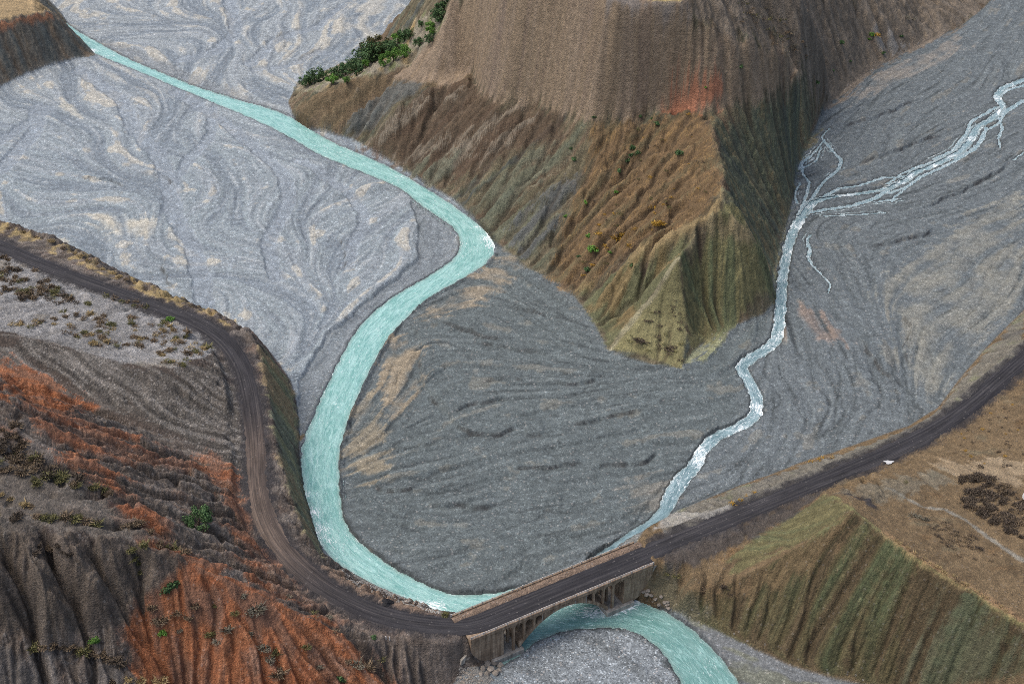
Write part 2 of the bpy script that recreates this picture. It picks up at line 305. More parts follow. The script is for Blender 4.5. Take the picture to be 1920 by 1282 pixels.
st_braids = [
 [(1680, 345, 1), (1640, 372, 1), (1600, 385, 1), (1550, 392, .9), (1515, 398, 1)],
 [(1556, 240, .4), (1540, 256, .6), (1552, 272, .8), (1578, 300, .8), (1572, 318, .7), (1545, 340, .7), (1530, 360, .8), (1515, 385, 1)],
 [(1544, 264, .5), (1526, 287, .5), (1503, 305, .6), (1505, 325, .6), (1518, 342, .6), (1512, 365, .7), (1500, 400, .8)],
 [(1540, 275, .4), (1532, 300, .5), (1508, 314, .5)], [(1500, 345, .5), (1487, 362, .8), (1495, 380, .6)],
 [(1870, 215, .8), (1880, 240, .7), (1872, 258, .6), (1876, 278, .5)], [(1850, 238, .9), (1842, 262, .7), (1826, 282, .7), (1790, 296, .8)],
 [(1920, 188, 1), (1900, 200, 1.2), (1875, 215, 1.2)], [(1520, 440, .6), (1512, 448, .6), (1520, 470, .7), (1514, 486, .6), (1538, 512, .4), (1558, 532, .35), (1553, 548, .3)],
 [(1700, 330, .8), (1655, 333, .8), (1610, 348, .8), (1575, 352, .8), (1545, 368, .8)], [(1920, 285, .5), (1900, 300, .5)],
 [(1640, 378, .6), (1690, 372, .5)], [(1868, 200, .7), (1846, 214, .8), (1822, 226, .8), (1812, 250, .8), (1786, 282, .7), (1750, 298, .7)], [(1888, 205, .8), (1872, 232, .8), (1846, 246, .8), (1836, 268, .7), (1808, 292, .8), (1770, 312, .8), (1728, 330, .8), (1700, 350, .7), (1668, 362, .7)], [(1760, 300, .6), (1720, 312, .6), (1690, 326, .6), (1664, 344, .6)], [(1700, 352, .5), (1680, 366, .5), (1672, 378, .4)], [(1920, 160, .8), (1890, 168, .8), (1876, 178, .7)], [(1660, 398, .5), (1600, 402, .5), (1545, 405, .5)],
]
def bedline(L):
    bz = lambda y: float(np.interp(y, [60, 150, 250, 370, 560, 690, 830, 940, 1050], [6.5, 6, 4.9, 4.2, 3.4, 2.4, 1.3, .5, 0]))
    A = np.array([np.append(place(x, y, bz(y)), w) for x, y, w in L])
    for it in range(2):
        A = np.array([np.append(place(x, y, float(np.clip(samp(Z0, a[0:1], a[1:2])[0], bz(y) - .5, bz(y) + .5))), w) for (x, y, w), a in zip(L, A)])
    return A
Z0 = blur(Z, 3.0)
stm = smooth_line(bedline(st_main), 0.8, 8)
stm[:, 2] = np.minimum.accumulate(stm[:, 2]) - 0.5; stm[:, 2] = np.maximum(stm[:, 2], WZ)
stb = []
for L in st_braids:
    A = smooth_line(bedline(L), 0.5, 4); A[:, 2] -= 0.16; stb.append(A)
STR = np.full(GX.shape, -8.0, np.float32); STZ = np.zeros(GX.shape, np.float32); BRA = np.full(GX.shape, -4.0, np.float32); BRZ = np.zeros(GX.shape, np.float32)
D, A = linef(stm, 10.0); sl = arclen(stm)
STR = np.interp(A, sl, stm[:, 3]).astype(np.float32) - D + .5 * perlin(GX / 2.3, GY / 2.3, 43); STZ = np.interp(A, sl, stm[:, 2]).astype(np.float32); STR -= np.clip(1.6 * perlin(GX / 5, GY / 7, 44) - .5, 0, 3) * sst(430, 470, GY); STR[D >= 10] = -8
for L in stb:
    D, A = linef(L, 4.0); sl = arclen(L); r = np.interp(A, sl, L[:, 3]).astype(np.float32) - D + .35 * perlin(GX / 1.7, GY / 1.7, 47); r[D >= 4] = -4
    m = r > BRA; BRA[m] = r[m]; BRZ[m] = np.interp(A, sl, L[:, 2]).astype(np.float32)[m]

# ------------------------------------------------------------------ old channels and low bars beside the river
low_polys = [
 [(770, 366), (783, 420), (784, 480), (742, 520), (682, 568), (622, 618), (592, 660), (562, 710), (556, 760), (562, 860), (575, 810), (615, 720), (665, 625), (725, 565), (810, 515), (868, 462), (842, 416)],
 [(185, 70), (262, 94), (330, 124), (400, 152), (480, 186), (548, 213), (500, 210), (400, 180), (300, 140), (200, 92)],
 [(990, 505), (940, 535), (880, 570), (832, 592), (770, 612), (792, 645), (789, 712), (840, 772), (852, 795), (800, 830), (745, 860), (712, 905), (640, 940), (640, 830), (690, 710), (760, 595), (840, 535), (928, 470)],
 [(1250, 900), (1300, 885), (1420, 870), (1440, 895), (1330, 930), (1250, 968), (1150, 1025)],
]
LOW = [sdist(P0(p), 6.0) for p in low_polys]
wob = 0.8 * perlin(GX / 5.0, GY / 5.0, 51) + 0.4 * perlin(GX / 1.9, GY / 1.9, 52)

# ------------------------------------------------------------------ flow field: down the slopes, along the rivers on the plain
dxr = (2 * hw(gyv) / (NC - 1))[:, None].astype(np.float32); dyr = (KV * (gyv + YB))[:, None].astype(np.float32); hwp = 0.36 * CP * 1.2
def grad(F):
    gu = np.gradient(F, axis=1) / dxr; gv = np.gradient(F, axis=0) / dyr
    return gu, gv - gu * (guv[None, :] * hwp).astype(np.float32)
arrows = [((0, 200), (150, 260)), ((60, 330), (250, 400)), ((0, 380), (200, 440)), ((200, 140), (330, 200)), ((300, 230), (420, 330)), ((450, 260), (560, 340)), ((420, 400), (480, 520)), ((250, 440), (400, 520)), ((560, 420), (570, 520)), ((480, 520), (560, 640)), ((640, 360), (680, 440)), ((700, 400), (660, 520)), ((620, 560), (580, 660)),
 ((150, 20), (300, 90)), ((300, 20), (420, 110)), ((420, 120), (520, 180)), ((600, 30), (520, 130)), ((740, 30), (600, 90)), ((500, 0), (450, 100)), ((700, -100), (650, 0)), ((200, -100), (300, 0)),
 ((1400, 720), (1150, 720)), ((1380, 790), (1100, 830)), ((1300, 760), (1000, 780)), ((1250, 850), (950, 920)), ((1220, 930), (900, 1040)), ((1100, 900), (800, 980)), ((1000, 700), (840, 650)), ((1150, 690), (1000, 640)), ((1100, 640), (960, 560)), ((1050, 580), (960, 520)), ((900, 620), (830, 600)), ((900, 800), (700, 830)), ((860, 1000), (720, 990)), ((1100, 1000), (900, 1080)), ((1000, 860), (780, 930)), ((760, 720), (690, 830)), ((760, 650), (720, 760)), ((880, 540), (780, 590)),
 ((1900, 120), (1700, 280)), ((1800, 100), (1600, 240)), ((1700, 220), (1560, 320)), ((1900, 280), (1750, 380)), ((1700, 400), (1540, 440)), ((1850, 420), (1650, 480)), ((1540, 450), (1580, 560)), ((1560, 560), (1640, 680)), ((1500, 600), (1580, 720)), ((1640, 660), (1730, 770)), ((1480, 700), (1560, 800)), ((1440, 780), (1420, 850)), ((1600, 760), (1520, 840)), ((1800, 560), (1700, 620)), ((1750, 680), (1720, 740)), ((1350, 620), (1300, 720)), ((1850, 300), (1650, 400)),
 ((1020, 1220), (1180, 1270)), ((1100, 1190), (1230, 1260)), ((1350, 1230), (1480, 1270))]
aw = []
for a, b in arrows:
    p = P0([a, b], .5); d = p[1] - p[0]; aw.append((*(p.mean(0)), *(d / np.linalg.norm(d))))
fx = np.zeros(GX.shape, np.float32); fy = np.zeros(GX.shape, np.float32)
for ax, ay, ux, uy in aw:
    w = 1.0 / ((GX - ax) ** 2 + (GY - ay) ** 2 + 60.0) ** 1.6; fx += w * ux; fy += w * uy
n = np.hypot(fx, fy) + 1e-12; fx /= n; fy /= n
leftplain = (sst(-40, 20, -GX - 6 + 0.10 * (GY - 330)) * (RIV < 8)).astype(np.float32)
ctr_poly = np.vstack([P0(U[19:], 0)[:, :2], P0([(1240, 968), (1300, 870), (1400, 790), (1400, 690), (1455, 640), (1450, 580), (1280, 700), (1140, 660), (1075, 555), (990, 500)])])
CTR = sdist(ctr_poly, 12.0)
leftplain = np.where((REG == 0) & (CTR < 0), leftplain, 0)
ang = perlin(GX / 38, GY / 52, 61) * 1.25 + perlin(GX / 15, GY / 20, 62) * .45
ang = ang * lerp(0.28, 1.0, blur(leftplain, 4))
ca, sa = np.cos(ang), np.sin(ang); bfx = fx * ca - fy * sa; bfy = fx * sa + fy * ca
Zs = blur(Z, 4.0) + .35 * perlin(GX / 7, GY / 7, 63)
gx_, gy_ = grad(Zs); n = np.hypot(gx_, gy_) + 1e-4; slope = n.copy()
k = S * sst(0.02, 0.15, n)
FX = lerp(bfx, -gx_ / n, k); FY = lerp(bfy, -gy_ / n, k); n = np.hypot(FX, FY) + 1e-6; FX /= n; FY /= n
bedding = [((1100, 235), (850, 372)), ((900, 180), (690, 280)), ((780, 160), (640, 245)), ((1250, 250), (1000, 480)), ((1180, 330), (1010, 500)), ((1300, 330), (1090, 520)), ((1000, 215), (800, 335))]
mfx = np.zeros(GX.shape, np.float32); mfy = np.zeros(GX.shape, np.float32)
for a, b in bedding:
    q = H([a, b]); d = q[1] - q[0]; d /= np.linalg.norm(d); c = q.mean(0); w = 1.0 / ((GX - c[0]) ** 2 + (GY - c[1]) ** 2 + 80.0) ** 1.5; mfx += w * d[0]; mfy += w * d[1]
n = np.hypot(mfx, mfy) + 1e-12
flank = sst(-2, 3, sdist(H([(560, 235), (560, 200), (640, 165), (722, 142), (840, 162), (900, 172), (990, 194), (1110, 228), (1270, 204), (1335, 225), (1350, 340), (1080, 545), (990, 505), (925, 452), (800, 345), (660, 262)]), 10.0)) * .72
wv_ = .5 * perlin(GX / 14, GY / 14, 64); mc, ms = np.cos(wv_), np.sin(wv_); ux, uy = mfx / n, mfy / n
FX = lerp(FX, ux * mc - uy * ms, flank); FY = lerp(FY, ux * ms + uy * mc, flank); n = np.hypot(FX, FY) + 1e-6; FX /= n; FY /= n
lfx = np.zeros(GX.shape, np.float32); lfy = np.zeros(GX.shape, np.float32)
for a, b in [((40, 650), (230, 740)), ((200, 700), (440, 830)), ((150, 790), (420, 890)), ((60, 740), (280, 830)), ((230, 880), (450, 960)), ((300, 950), (480, 1040)), ((330, 690), (455, 790)), ((400, 1050), (600, 1140))]:
    q = H([a, b]); d = q[1] - q[0]; d /= np.linalg.norm(d); c = q.mean(0); w = 1.0 / ((GX - c[0]) ** 2 + (GY - c[1]) ** 2 + 80.0) ** 1.5; lfx += w * d[0]; lfy += w * d[1]
n = np.hypot(lfx, lfy) + 1e-12
lfl = sst(-2, 3, sdist(H([(-100, 640), (0, 630), (230, 690), (400, 670), (445, 690), (468, 850), (475, 960), (560, 1090), (640, 1160), (500, 1115), (340, 1035), (260, 975), (190, 895), (60, 780), (-100, 700)]), 10.0)) * .6
wv_ = .4 * perlin(GX / 11, GY / 11, 65); mc, ms = np.cos(wv_), np.sin(wv_); ux, uy = lfx / n, lfy / n
FX = lerp(FX, ux * mc - uy * ms, lfl); FY = lerp(FY, ux * ms + uy * mc, lfl); n = np.hypot(FX, FY) + 1e-6; FX /= n; FY /= n
def lic(N, step, up, down):
    acc = N.copy(); wsum = 1.0
    for sg, cnt in ((-1, up), (1, down)):
        X = GX.ravel().copy(); Y = GY.ravel().copy(); iu = np.tile(np.arange(NC), NR); iv = np.repeat(np.arange(NR), NC)
        for i in range(cnt):
            ii = iv * NC + iu
            X += sg * step * FX.ravel()[ii]; Y += sg * step * FY.ravel()[ii]
            iv = np.clip(np.log((np.maximum(Y, YMIN) + YB) / (YMIN + YB)) * (1 / KV) + .5, 0, NR - 1).astype(np.int32)
            iu = np.clip((X / hw(Y) + 1) * (0.5 * (NC - 1)) + .5, 0, NC - 1).astype(np.int32)
            w = 1 - i / (cnt + 1)
            acc += w * N.ravel()[iv * NC + iu].reshape(N.shape); wsum += w
    acc /= wsum; acc -= acc.mean(); acc /= acc.std() + 1e-9
    return acc
white = rng.standard_normal(GX.shape).astype(np.float32)
LF = lic(white, 0.75, 12, 6)                                   # fine threads
nb = fbm(GX, GY, 5.0, 2, 71).astype(np.float32); nb /= nb.std()
LB = lic(nb, 2.0, 14, 7)                                       # broad bands
nbb = fbm(GX, GY * .8, 11.0, 2, 77).astype(np.float32); nbb /= nbb.std()
LBB = lic(nbb, 4.0, 12, 6)                                     # wide sweeping bands
nm = fbm(GX, GY, 2.0, 2, 74).astype(np.float32); nm /= nm.std()
LM = lic(nm, 1.1, 12, 6)                                       # medium rills
print('lic done')

# ------------------------------------------------------------------ weathering of the hills: runnels cut along the falls
def runnels(Z, n, steps, step, amp, seed):
    g = np.random.default_rng(seed)
    src = np.flatnonzero((S > .6).ravel()); p = g.choice(src, n)
    X = GX.ravel()[p] + g.normal(0, .3, n); Y = GY.ravel()[p] + g.normal(0, .3, n)
    gx_, gy_ = grad(blur(Z, 1.0)); gx_ = gx_.ravel(); gy_ = gy_.ravel(); vx = np.zeros(n); vy = np.zeros(n)
    dens = np.zeros(NR * NC); age = 0
    Sr = S.ravel()
    for i in range(steps):
        iv = np.clip(np.log((np.maximum(Y, YMIN) + YB) / (YMIN + YB)) / KV + .5, 0, NR - 1).astype(np.int32)
        iu = np.clip((X / hw(Y) + 1) * 0.5 * (NC - 1) + .5, 0, NC - 1).astype(np.int32); ii = iv * NC + iu
        a = -gx_[ii]; b = -gy_[ii]; m = np.hypot(a, b) + 1e-5
        vx = .55 * vx + .45 * a / m; vy = .55 * vy + .45 * b / m
        w = np.minimum(m * 2, 1) * (Sr[ii] > .3)
        dens += np.bincount(ii, w * min(1, i / 6), NR * NC)
        X += step * vx; Y += step * vy
    d = blur(dens.reshape(Z.shape).astype(np.float32), .8)
    cellA = dxr * dyr; d = d / cellA
    return d
hard = np.ones_like(Z)                                          # how strongly a face is cut
def face(px, k, soft=3.0):
    global hard
    m = sst(-soft, soft, sdist(H(px), 12.0)); hard = lerp(hard, k, m)
hard = lerp(hard, 1.0, (SDm > 0)); hard = lerp(hard, .55, (SDr > 0))
cliff_px = [(722, 141), (780, 153), (840, 161), (872, 147), (886, 129), (900, 171), (940, 196), (990, 193), (1060, 209), (1110, 227), (1180, 218), (1270, 203), (1330, 213), (1400, 197), (1450, 181), (1500, 150), (1500, 118), (1440, 98), (1380, 76), (1300, 44), (1290, -30), (1100, -60), (900, -60), (846, 0), (820, 52), (800, 84)]
face(cliff_px, .10)
face([(228, 1180), (330, 1060), (430, 1085), (600, 1160), (740, 1300), (380, 1300)], .72)
face([(1300, 40), (1400, 80), (1500, 115), (1500, 150), (1400, 200), (1320, 212), (1290, 150)], .95, 2)
face([(1345, 400), (1430, 465), (1455, 560), (1300, 655), (1285, 600)], .9, 1.5); face([(1272, 484), (1145, 655), (1278, 690), (1288, 600)], .25, 1)
face([(-300, 985), (0, 990), (200, 1012), (345, 1050), (230, 1175), (160, 1200), (0, 1182), (-300, 1200)], 1.25, 2)
face([(0, 640), (230, 700), (440, 690), (465, 900), (250, 790), (0, 690)], .95)
face([(1400, 1020), (1545, 925), (1600, 955), (1460, 1035), (1360, 1060)], .2, 1)
hard = hard * (1 - .95 * (1 - sst(ROADHW + .8, ROADHW + 4, RD)))
stp = sst(.15, .7, slope)
rough = fbm(GX, GY, 16, 3, 81) * 1.0 + fbm(GX, GY, 4.2, 3, 84, .6) * .8 + np.abs(fbm(GX, GY, 9.0, 3, 88, .55)) * 1.6
Z = Z + (fbm(GX, GY, 18, 2, 86) * 1.3 + fbm(GX, GY, 5, 2, 87) * .35) * sst(-1, 4, sdist(H(cliff_px), 8.0))
Z = Z + rough * S * hard * sst(.1, .6, slope) * sst(0, 6, Smax) * .8
Z = Z + (LB * .30 + .20 * LM) * S * hard * stp * sst(0, 5, Smax)
DENS = 0
for it in range(3):
    d = runnels(Z, 260000, 70, .7, 0, 90 + it)
    med = np.median(d[S > .6]) + 1e-6
    q = np.log1p(d / med * .5)
    Z = Z - np.minimum(q, 3.4) * (.26, .24, .2)[it] * S * hard * stp * sst(-.2, 3, Smax)
    DENS = DENS + q
DENS /= 3
Z = Z + (LF * .05 + LM * .05) * S * np.maximum(hard, .07) * stp
print('runnels done', float(DENS[S > .6].mean()), float(DENS.max()))
rockn = fbm(GX, GY, 1.5, 2, 97, .7)
crag = np.abs(fbm(GX, GY, 3.4, 3, 99, .6))
CLF = sst(-1, 2, sdist(H(cliff_px), 6.0)) * sst(.35, .6, hard * 0 + 1 - hard)
Z = Z + (rockn * .13 * (1 - .85 * CLF) + (crag - .3) * .8 * np.maximum(hard, .3 * (1 - .7 * CLF)) * stp) * S * (1 - .9 * (1 - sst(ROADHW, ROADHW + 2, RD)))

# ------------------------------------------------------------------ relief of the gravel plains
bed = 1 - S
ter = lerp(LB * .6 + .4 * LBB + fbm(GX, GY, 30, 3, 101) * 1.3, LBB * .75 + .45 * LB + .3 * fbm(GX, GY, 20, 2, 101), leftplain)
scarp = (sst(-.10, .10, ter) + sst(.75, .95, ter) + sst(-1.0, -.85, ter)) * .42
streak = .3 + .7 * sst(-.45, .5, fbm(GX, GY, 34, 2, 106) + .4 * fbm(GX, GY, 9, 2, 104))
Z = Z + bed * lerp(.6, 1.1, leftplain) * (scarp * .5 - .3 + .03 * LB + (.05 * LM + .02 * LF) * streak + .05 * fbm(GX, GY, 3.0, 3, 103, .6))
# thin dry rills that gather and part along the flow
gq = np.random.default_rng(5); src = np.flatnonzero((bed > .6).ravel()); pp = gq.choice(src, 300000); X = GX.ravel()[pp].copy(); Y = GY.ravel()[pp].copy()
pn = fbm(GX, GY, 5.0, 3, 121, .6); pgx, pgy = grad(pn); kx = (FX - 1.1 * pgx).ravel(); ky = (FY - 1.1 * pgy).ravel(); RILL = np.zeros(NR * NC); bedr = bed.ravel()
for i in range(60):
    iv = np.clip(np.log((np.maximum(Y, YMIN) + YB) / (YMIN + YB)) / KV + .5, 0, NR - 1).astype(np.int32); iu = np.clip((X / hw(Y) + 1) * 0.5 * (NC - 1) + .5, 0, NC - 1).astype(np.int32); ii = iv * NC + iu
    if i > 25: RILL += np.bincount(ii, bedr[ii], NR * NC)
    a = kx[ii]; b2 = ky[ii]; m = np.hypot(a, b2) + 1e-5; X += .6 * a / m; Y += .6 * b2 / m
RILL = blur(RILL.reshape(Z.shape).astype(np.float32), .6) / (dxr * dyr); RILL = np.log1p(RILL / (np.median(RILL[bed > .6]) + 1e-6)); RT = np.quantile(RILL[bed > .6], [.8, .93, .985])
rl = sst(RT[0], RT[2], RILL) * bed
Z = Z - .22 * rl * lerp(1.0, .6, leftplain) * streak
# wide dry channels on the left-hand plain
dry = [([(-60, 300), (0, 265), (40, 235), (75, 220), (90, 200)], 5), ([(70, 200), (70, 240), (30, 290), (0, 320)], 6), ([(150, 130), (230, 185), (250, 240), (300, 290), (320, 350), (330, 410), (370, 480), (385, 560)], 6), ([(400, 200), (395, 260), (350, 300), (330, 340)], 4), ([(330, 170), (430, 235), (530, 320), (545, 380), (500, 450), (520, 520)], 5), ([(560, 300), (640, 350), (690, 400), (660, 460), (650, 500)], 4), ([(430, 0), (445, 60), (400, 100), (340, 110)], 6), ([(480, 130), (560, 120), (600, 90), (640, 110)], 4), ([(640, 10), (600, 50), (520, 70), (470, 120)], 5), ([(770, 20), (800, 35), (740, 75), (680, 95)], 7)]
DRY = np.zeros_like(Z)
for L, w in dry:
    D, _ = linef(smooth_line(P([(x, y, 0) for x, y in L]), 2, 12), w + 8); DRY = np.maximum(DRY, sst(-.5, .5, w * .55 - D + .9 * fbm(GX, GY, 6, 2, 107)))
Z = Z - bed * DRY * .6 - bed * DRY * (scarp * .45 - .25)
for Ld, dep in zip(LOW, (1.0, .8, .9, .5)):
    Z = Z - bed * dep * sst(-.35, .35, Ld + wob)
fan_sc = sst(.55, .75, LB + .5 * perlin(GX / 18, GY / 18, 105)) * (CTR > 0)
Z = Z + bed * fan_sc * .35
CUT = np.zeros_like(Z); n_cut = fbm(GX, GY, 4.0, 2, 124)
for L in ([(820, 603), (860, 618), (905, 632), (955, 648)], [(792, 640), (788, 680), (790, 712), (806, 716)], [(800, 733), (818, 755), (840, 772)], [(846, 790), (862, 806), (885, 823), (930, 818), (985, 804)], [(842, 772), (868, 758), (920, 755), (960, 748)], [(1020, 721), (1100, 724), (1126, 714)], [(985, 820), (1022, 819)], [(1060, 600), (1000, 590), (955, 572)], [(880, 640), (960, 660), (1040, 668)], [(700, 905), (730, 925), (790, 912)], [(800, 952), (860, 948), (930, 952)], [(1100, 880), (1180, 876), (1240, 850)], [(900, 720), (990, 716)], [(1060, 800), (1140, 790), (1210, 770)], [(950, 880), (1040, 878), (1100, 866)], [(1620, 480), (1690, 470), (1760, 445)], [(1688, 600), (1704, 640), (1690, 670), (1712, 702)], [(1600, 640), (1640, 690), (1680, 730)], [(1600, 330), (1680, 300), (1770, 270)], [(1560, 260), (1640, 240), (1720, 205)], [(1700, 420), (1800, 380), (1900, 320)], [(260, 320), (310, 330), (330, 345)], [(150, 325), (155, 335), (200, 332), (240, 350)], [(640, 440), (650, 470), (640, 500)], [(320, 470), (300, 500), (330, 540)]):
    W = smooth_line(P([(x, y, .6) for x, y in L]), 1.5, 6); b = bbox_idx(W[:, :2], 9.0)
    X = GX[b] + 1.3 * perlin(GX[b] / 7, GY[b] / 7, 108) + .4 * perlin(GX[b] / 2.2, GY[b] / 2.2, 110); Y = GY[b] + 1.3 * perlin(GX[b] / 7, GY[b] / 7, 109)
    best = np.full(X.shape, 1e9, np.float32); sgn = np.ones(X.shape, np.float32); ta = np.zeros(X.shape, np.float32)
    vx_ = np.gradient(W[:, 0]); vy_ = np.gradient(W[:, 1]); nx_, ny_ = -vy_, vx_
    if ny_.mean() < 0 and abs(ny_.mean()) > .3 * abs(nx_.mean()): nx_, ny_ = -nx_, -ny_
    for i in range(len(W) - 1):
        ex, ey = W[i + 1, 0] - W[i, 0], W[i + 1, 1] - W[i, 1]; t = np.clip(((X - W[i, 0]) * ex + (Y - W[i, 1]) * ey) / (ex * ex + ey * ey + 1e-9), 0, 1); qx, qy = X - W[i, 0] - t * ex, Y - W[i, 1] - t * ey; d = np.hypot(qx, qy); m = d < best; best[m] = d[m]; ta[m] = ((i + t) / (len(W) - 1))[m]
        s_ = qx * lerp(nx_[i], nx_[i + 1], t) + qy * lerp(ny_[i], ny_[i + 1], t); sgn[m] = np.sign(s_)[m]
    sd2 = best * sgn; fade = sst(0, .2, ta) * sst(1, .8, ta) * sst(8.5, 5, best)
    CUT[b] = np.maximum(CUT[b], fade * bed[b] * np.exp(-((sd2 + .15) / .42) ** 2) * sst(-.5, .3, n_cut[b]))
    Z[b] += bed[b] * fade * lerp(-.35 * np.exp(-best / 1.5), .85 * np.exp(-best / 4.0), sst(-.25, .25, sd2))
# river beds
shore = (REG == 0) * sst(-7, -.5, RIV) * (RIV <= 0) * np.clip(leftplain * 1.2 + (LOW[2] > 0) * 1.0 + sst(-6, 0, LOW[0]), 0, 1)
Z = lerp(Z, np.minimum(Z, WZ + .12 - RIV * .07), shore)
Zbank = Z.copy()
rbed = np.minimum(Z, WZ - np.clip(RIV * .45, 0.03, 1.4))
Z = np.where(RIV > 0, rbed, Z)
near = (RIV <= 0) & (RIV > -1.2) & (Z < WZ + .25); Z = np.where(near, WZ + .25, Z)
m = (STR > 0) & (RIV <= 0); Z = np.where(m, np.minimum(Z, STZ - np.clip(STR * .3, .03, .5)), Z)
near = (STR <= 0) & (STR > -1.0) & (Z < STZ + .22) & (RIV <= 0); Z = np.where(near, STZ + .22, Z)
ok_ = np.abs(Z0 - BRZ - .16) < .8
m = (BRA > 0) & (STR <= 0) & ok_ & (Smax < 0) & (RIV <= 0); BRZ2 = np.minimum(BRZ, Z0 - .1); Z = np.where(m, np.minimum(Z, BRZ2 - .06), Z)
near = ok_ & (Smax < 0) & (BRA <= 0) & (BRA > -.6) & (STR <= -.3) & (Z < BRZ2 + .1); Z = np.where(near, BRZ2 + .1, Z)
Z = flatten_road(Z) + (.05 * LF + .06 * rockn) * (RD < 5)
Z = Z.astype(np.float32)
WET = np.maximum.reduce([RIV / 3.0 , STR / 1.6, BRA / 1.0])
# ------------------------------------------------------------------ soil and rock colours (per vertex albedo; cut banks also carry painted shade)
C = np.zeros(GX.shape + (3,), np.float32)
SPK = np.zeros(GX.shape, np.float32)            # how stony
n1 = fbm(GX, GY, 11, 3, 111); n2 = fbm(GX, GY, 3.2, 2, 115); n3 = fbm(GX, GY, 40, 2, 118)
def paint(mask, c, k=1.0):
    global C
    m = np.clip(mask * k, 0, 1)[..., None]; C = C * (1 - m) + np.array(c, np.float32) * m
def area(px, soft=1.2, rag=2.0, m=14.0, flat=None):
    poly = P0(px, flat) if flat is not None else H(px)
    return sst(-soft, soft, sdist(poly, m) + rag * (.6 * n2 + .4 * n1) + rag * (.2 * LF + .35 * LM + .35 * LB))
def stroke(px, w, soft=1.0, rag=1.0):
    D, _ = linef(H(px), w + 8); return sst(-soft, soft, w - D + rag * n2 + .2 * rag * (LF + LM))
# --- gravel plains
C[:] = (.132, .143, .152)
paint(sst(-3, 6, CTR), (.112, .125, .128))
paint(leftplain, (.250, .274, .295))
farl = leftplain * sst(470, 560, GY); paint(farl, (.300, .305, .315), .6)
SPK += bed * 1.0
lp = leftplain
paint(sst(-.15, .25, -ter - .45 + .15 * LM) * lp, (.182, .203, .232), .9)             # old channel floors, bluish
paint(sst(.3, 1.0, ter + .2 * LM) * lp, (.285, .300, .325), .7)                      # bar tops
paint(sst(.5, 1.2, LB + .3 * n1) * lp, (.315, .327, .35), .35); paint(sst(.6, 1.4, -LB + .3 * n1) * lp, (.195, .21, .235), .4)
sand = sst(.82, 1.1, LBB * .45 + LB * .4 + 1.0 * n1 + .5 * n3) * lp
paint(sand, (.45, .395, .325), .7)
paint(sst(.6, 1.1, LM * .4 + LB * .5 + .7 * n1 + .6 * n3) * farl, (.40, .36, .31), .5)
paint(sst(.5, 1.4, LF + .4 * LM) * lp, (.34, .352, .375), .25)
paint(sst(.9, 1.5, -LM + .3 * n2) * lp, (.15, .165, .19), .55)
paint(sst(1.1, 1.6, LM + .4 * n1) * lp, (.38, .385, .39), .4)
paint(DRY * lp, (.245, .265, .30), .75)
tanp = sst(.9, 1.25, LB * .5 + 1.2 * n1 + .5 * n2 + .3 * n3) * bed * (1 - leftplain)
paint(tanp, (.215, .185, .145), .38)
paint(sst(.4, 1.4, -LB * .7 - .6 * LM + .4 * n1) * bed * (1 - leftplain), (.088, .097, .10), .42)
paint(sst(.9, 1.7, LM + .5 * n2) * bed * (1 - leftplain), (.165, .178, .18), .3)
nl = bed * (1 - leftplain) * streak
paint(sst(.5, 1.6, LF + .3 * LM) * nl, (.205, .22, .222), .35)
paint(sst(.6, 1.6, -LF - .5 * LM) * nl, (.072, .078, .08), .45)
paint(sst(1.45, 1.75, -LM + .3 * n2) * nl, (.045, .05, .052), .65)
paint(sst(.5, 1.6, -LF) * lp, (.15, .162, .18), .3)
paint(rl * nl, (.05, .055, .057), .62); paint(rl * lp, (.16, .175, .20), .4)
for px, c, k in [
 ([(990, 480), (940, 540), (880, 570), (800, 600), (820, 565), (900, 510), (950, 470)], (.30, .235, .17), .75),
 ([(735, 625), (790, 650), (785, 710), (760, 770), (730, 780), (715, 700)], (.33, .25, .17), .75),
 ([(690, 730), (720, 800), (715, 870), (690, 900), (655, 830), (660, 770)], (.29, .23, .16), .7),
 ([(1480, 590), (1530, 600), (1580, 650), (1560, 655), (1490, 625)], (.30, .20, .15), .55),
 ([(1600, 200), (1640, 160), (1790, 90), (1800, 110), (1720, 160), (1640, 190), (1580, 215)], (.27, .225, .19), .6),
 ([(1180, 905), (1260, 890), (1240, 960), (1190, 960)], (.24, .20, .16), .5),
 ([(1640, 560), (1750, 480), (1900, 380), (1920, 560), (1800, 690), (1750, 760), (1700, 700), (1690, 620)], (.24, .22, .185), .6),
 ([(1280, 655), (1330, 650), (1325, 680), (1285, 690)], (.25, .24, .13), .8),
 ([(190, 395), (290, 415), (330, 445), (230, 440), (180, 425)], (.46, .41, .34), .6), ([(120, 195), (140, 190), (150, 215), (115, 212)], (.45, .40, .33), .6)]:
    a = area(px, 2.0, 4.0, flat=.5); paint(a * sst(-.9, .9, LB * .5 + n1 + .3), c, k)
paint(sst(-.35, .35, LOW[0] + wob) * bed, (.178, .19, .205), .75); paint(sst(-.35, .35, LOW[1] + wob) * bed, (.20, .205, .215), .6)
bar = area([(985, 1200), (1100, 1178), (1195, 1184), (1262, 1250), (1290, 1300), (1000, 1420), (930, 1260)], 1, 1, flat=0); paint(bar, (.215, .225, .24)); paint(bar * sst(.2, 1.2, LB), (.13, .135, .14), .6)
SPK += bar * 2.2
rightbar = area([(1262, 1142), (1380, 1192), (1480, 1240), (1600, 1275), (1600, 1330), (1420, 1330), (1330, 1200)], .8, .6, flat=0); paint(rightbar, (.155, .155, .16)); paint(rightbar * sst(.2, .9, LB + n1), (.17, .165, .10), .5)

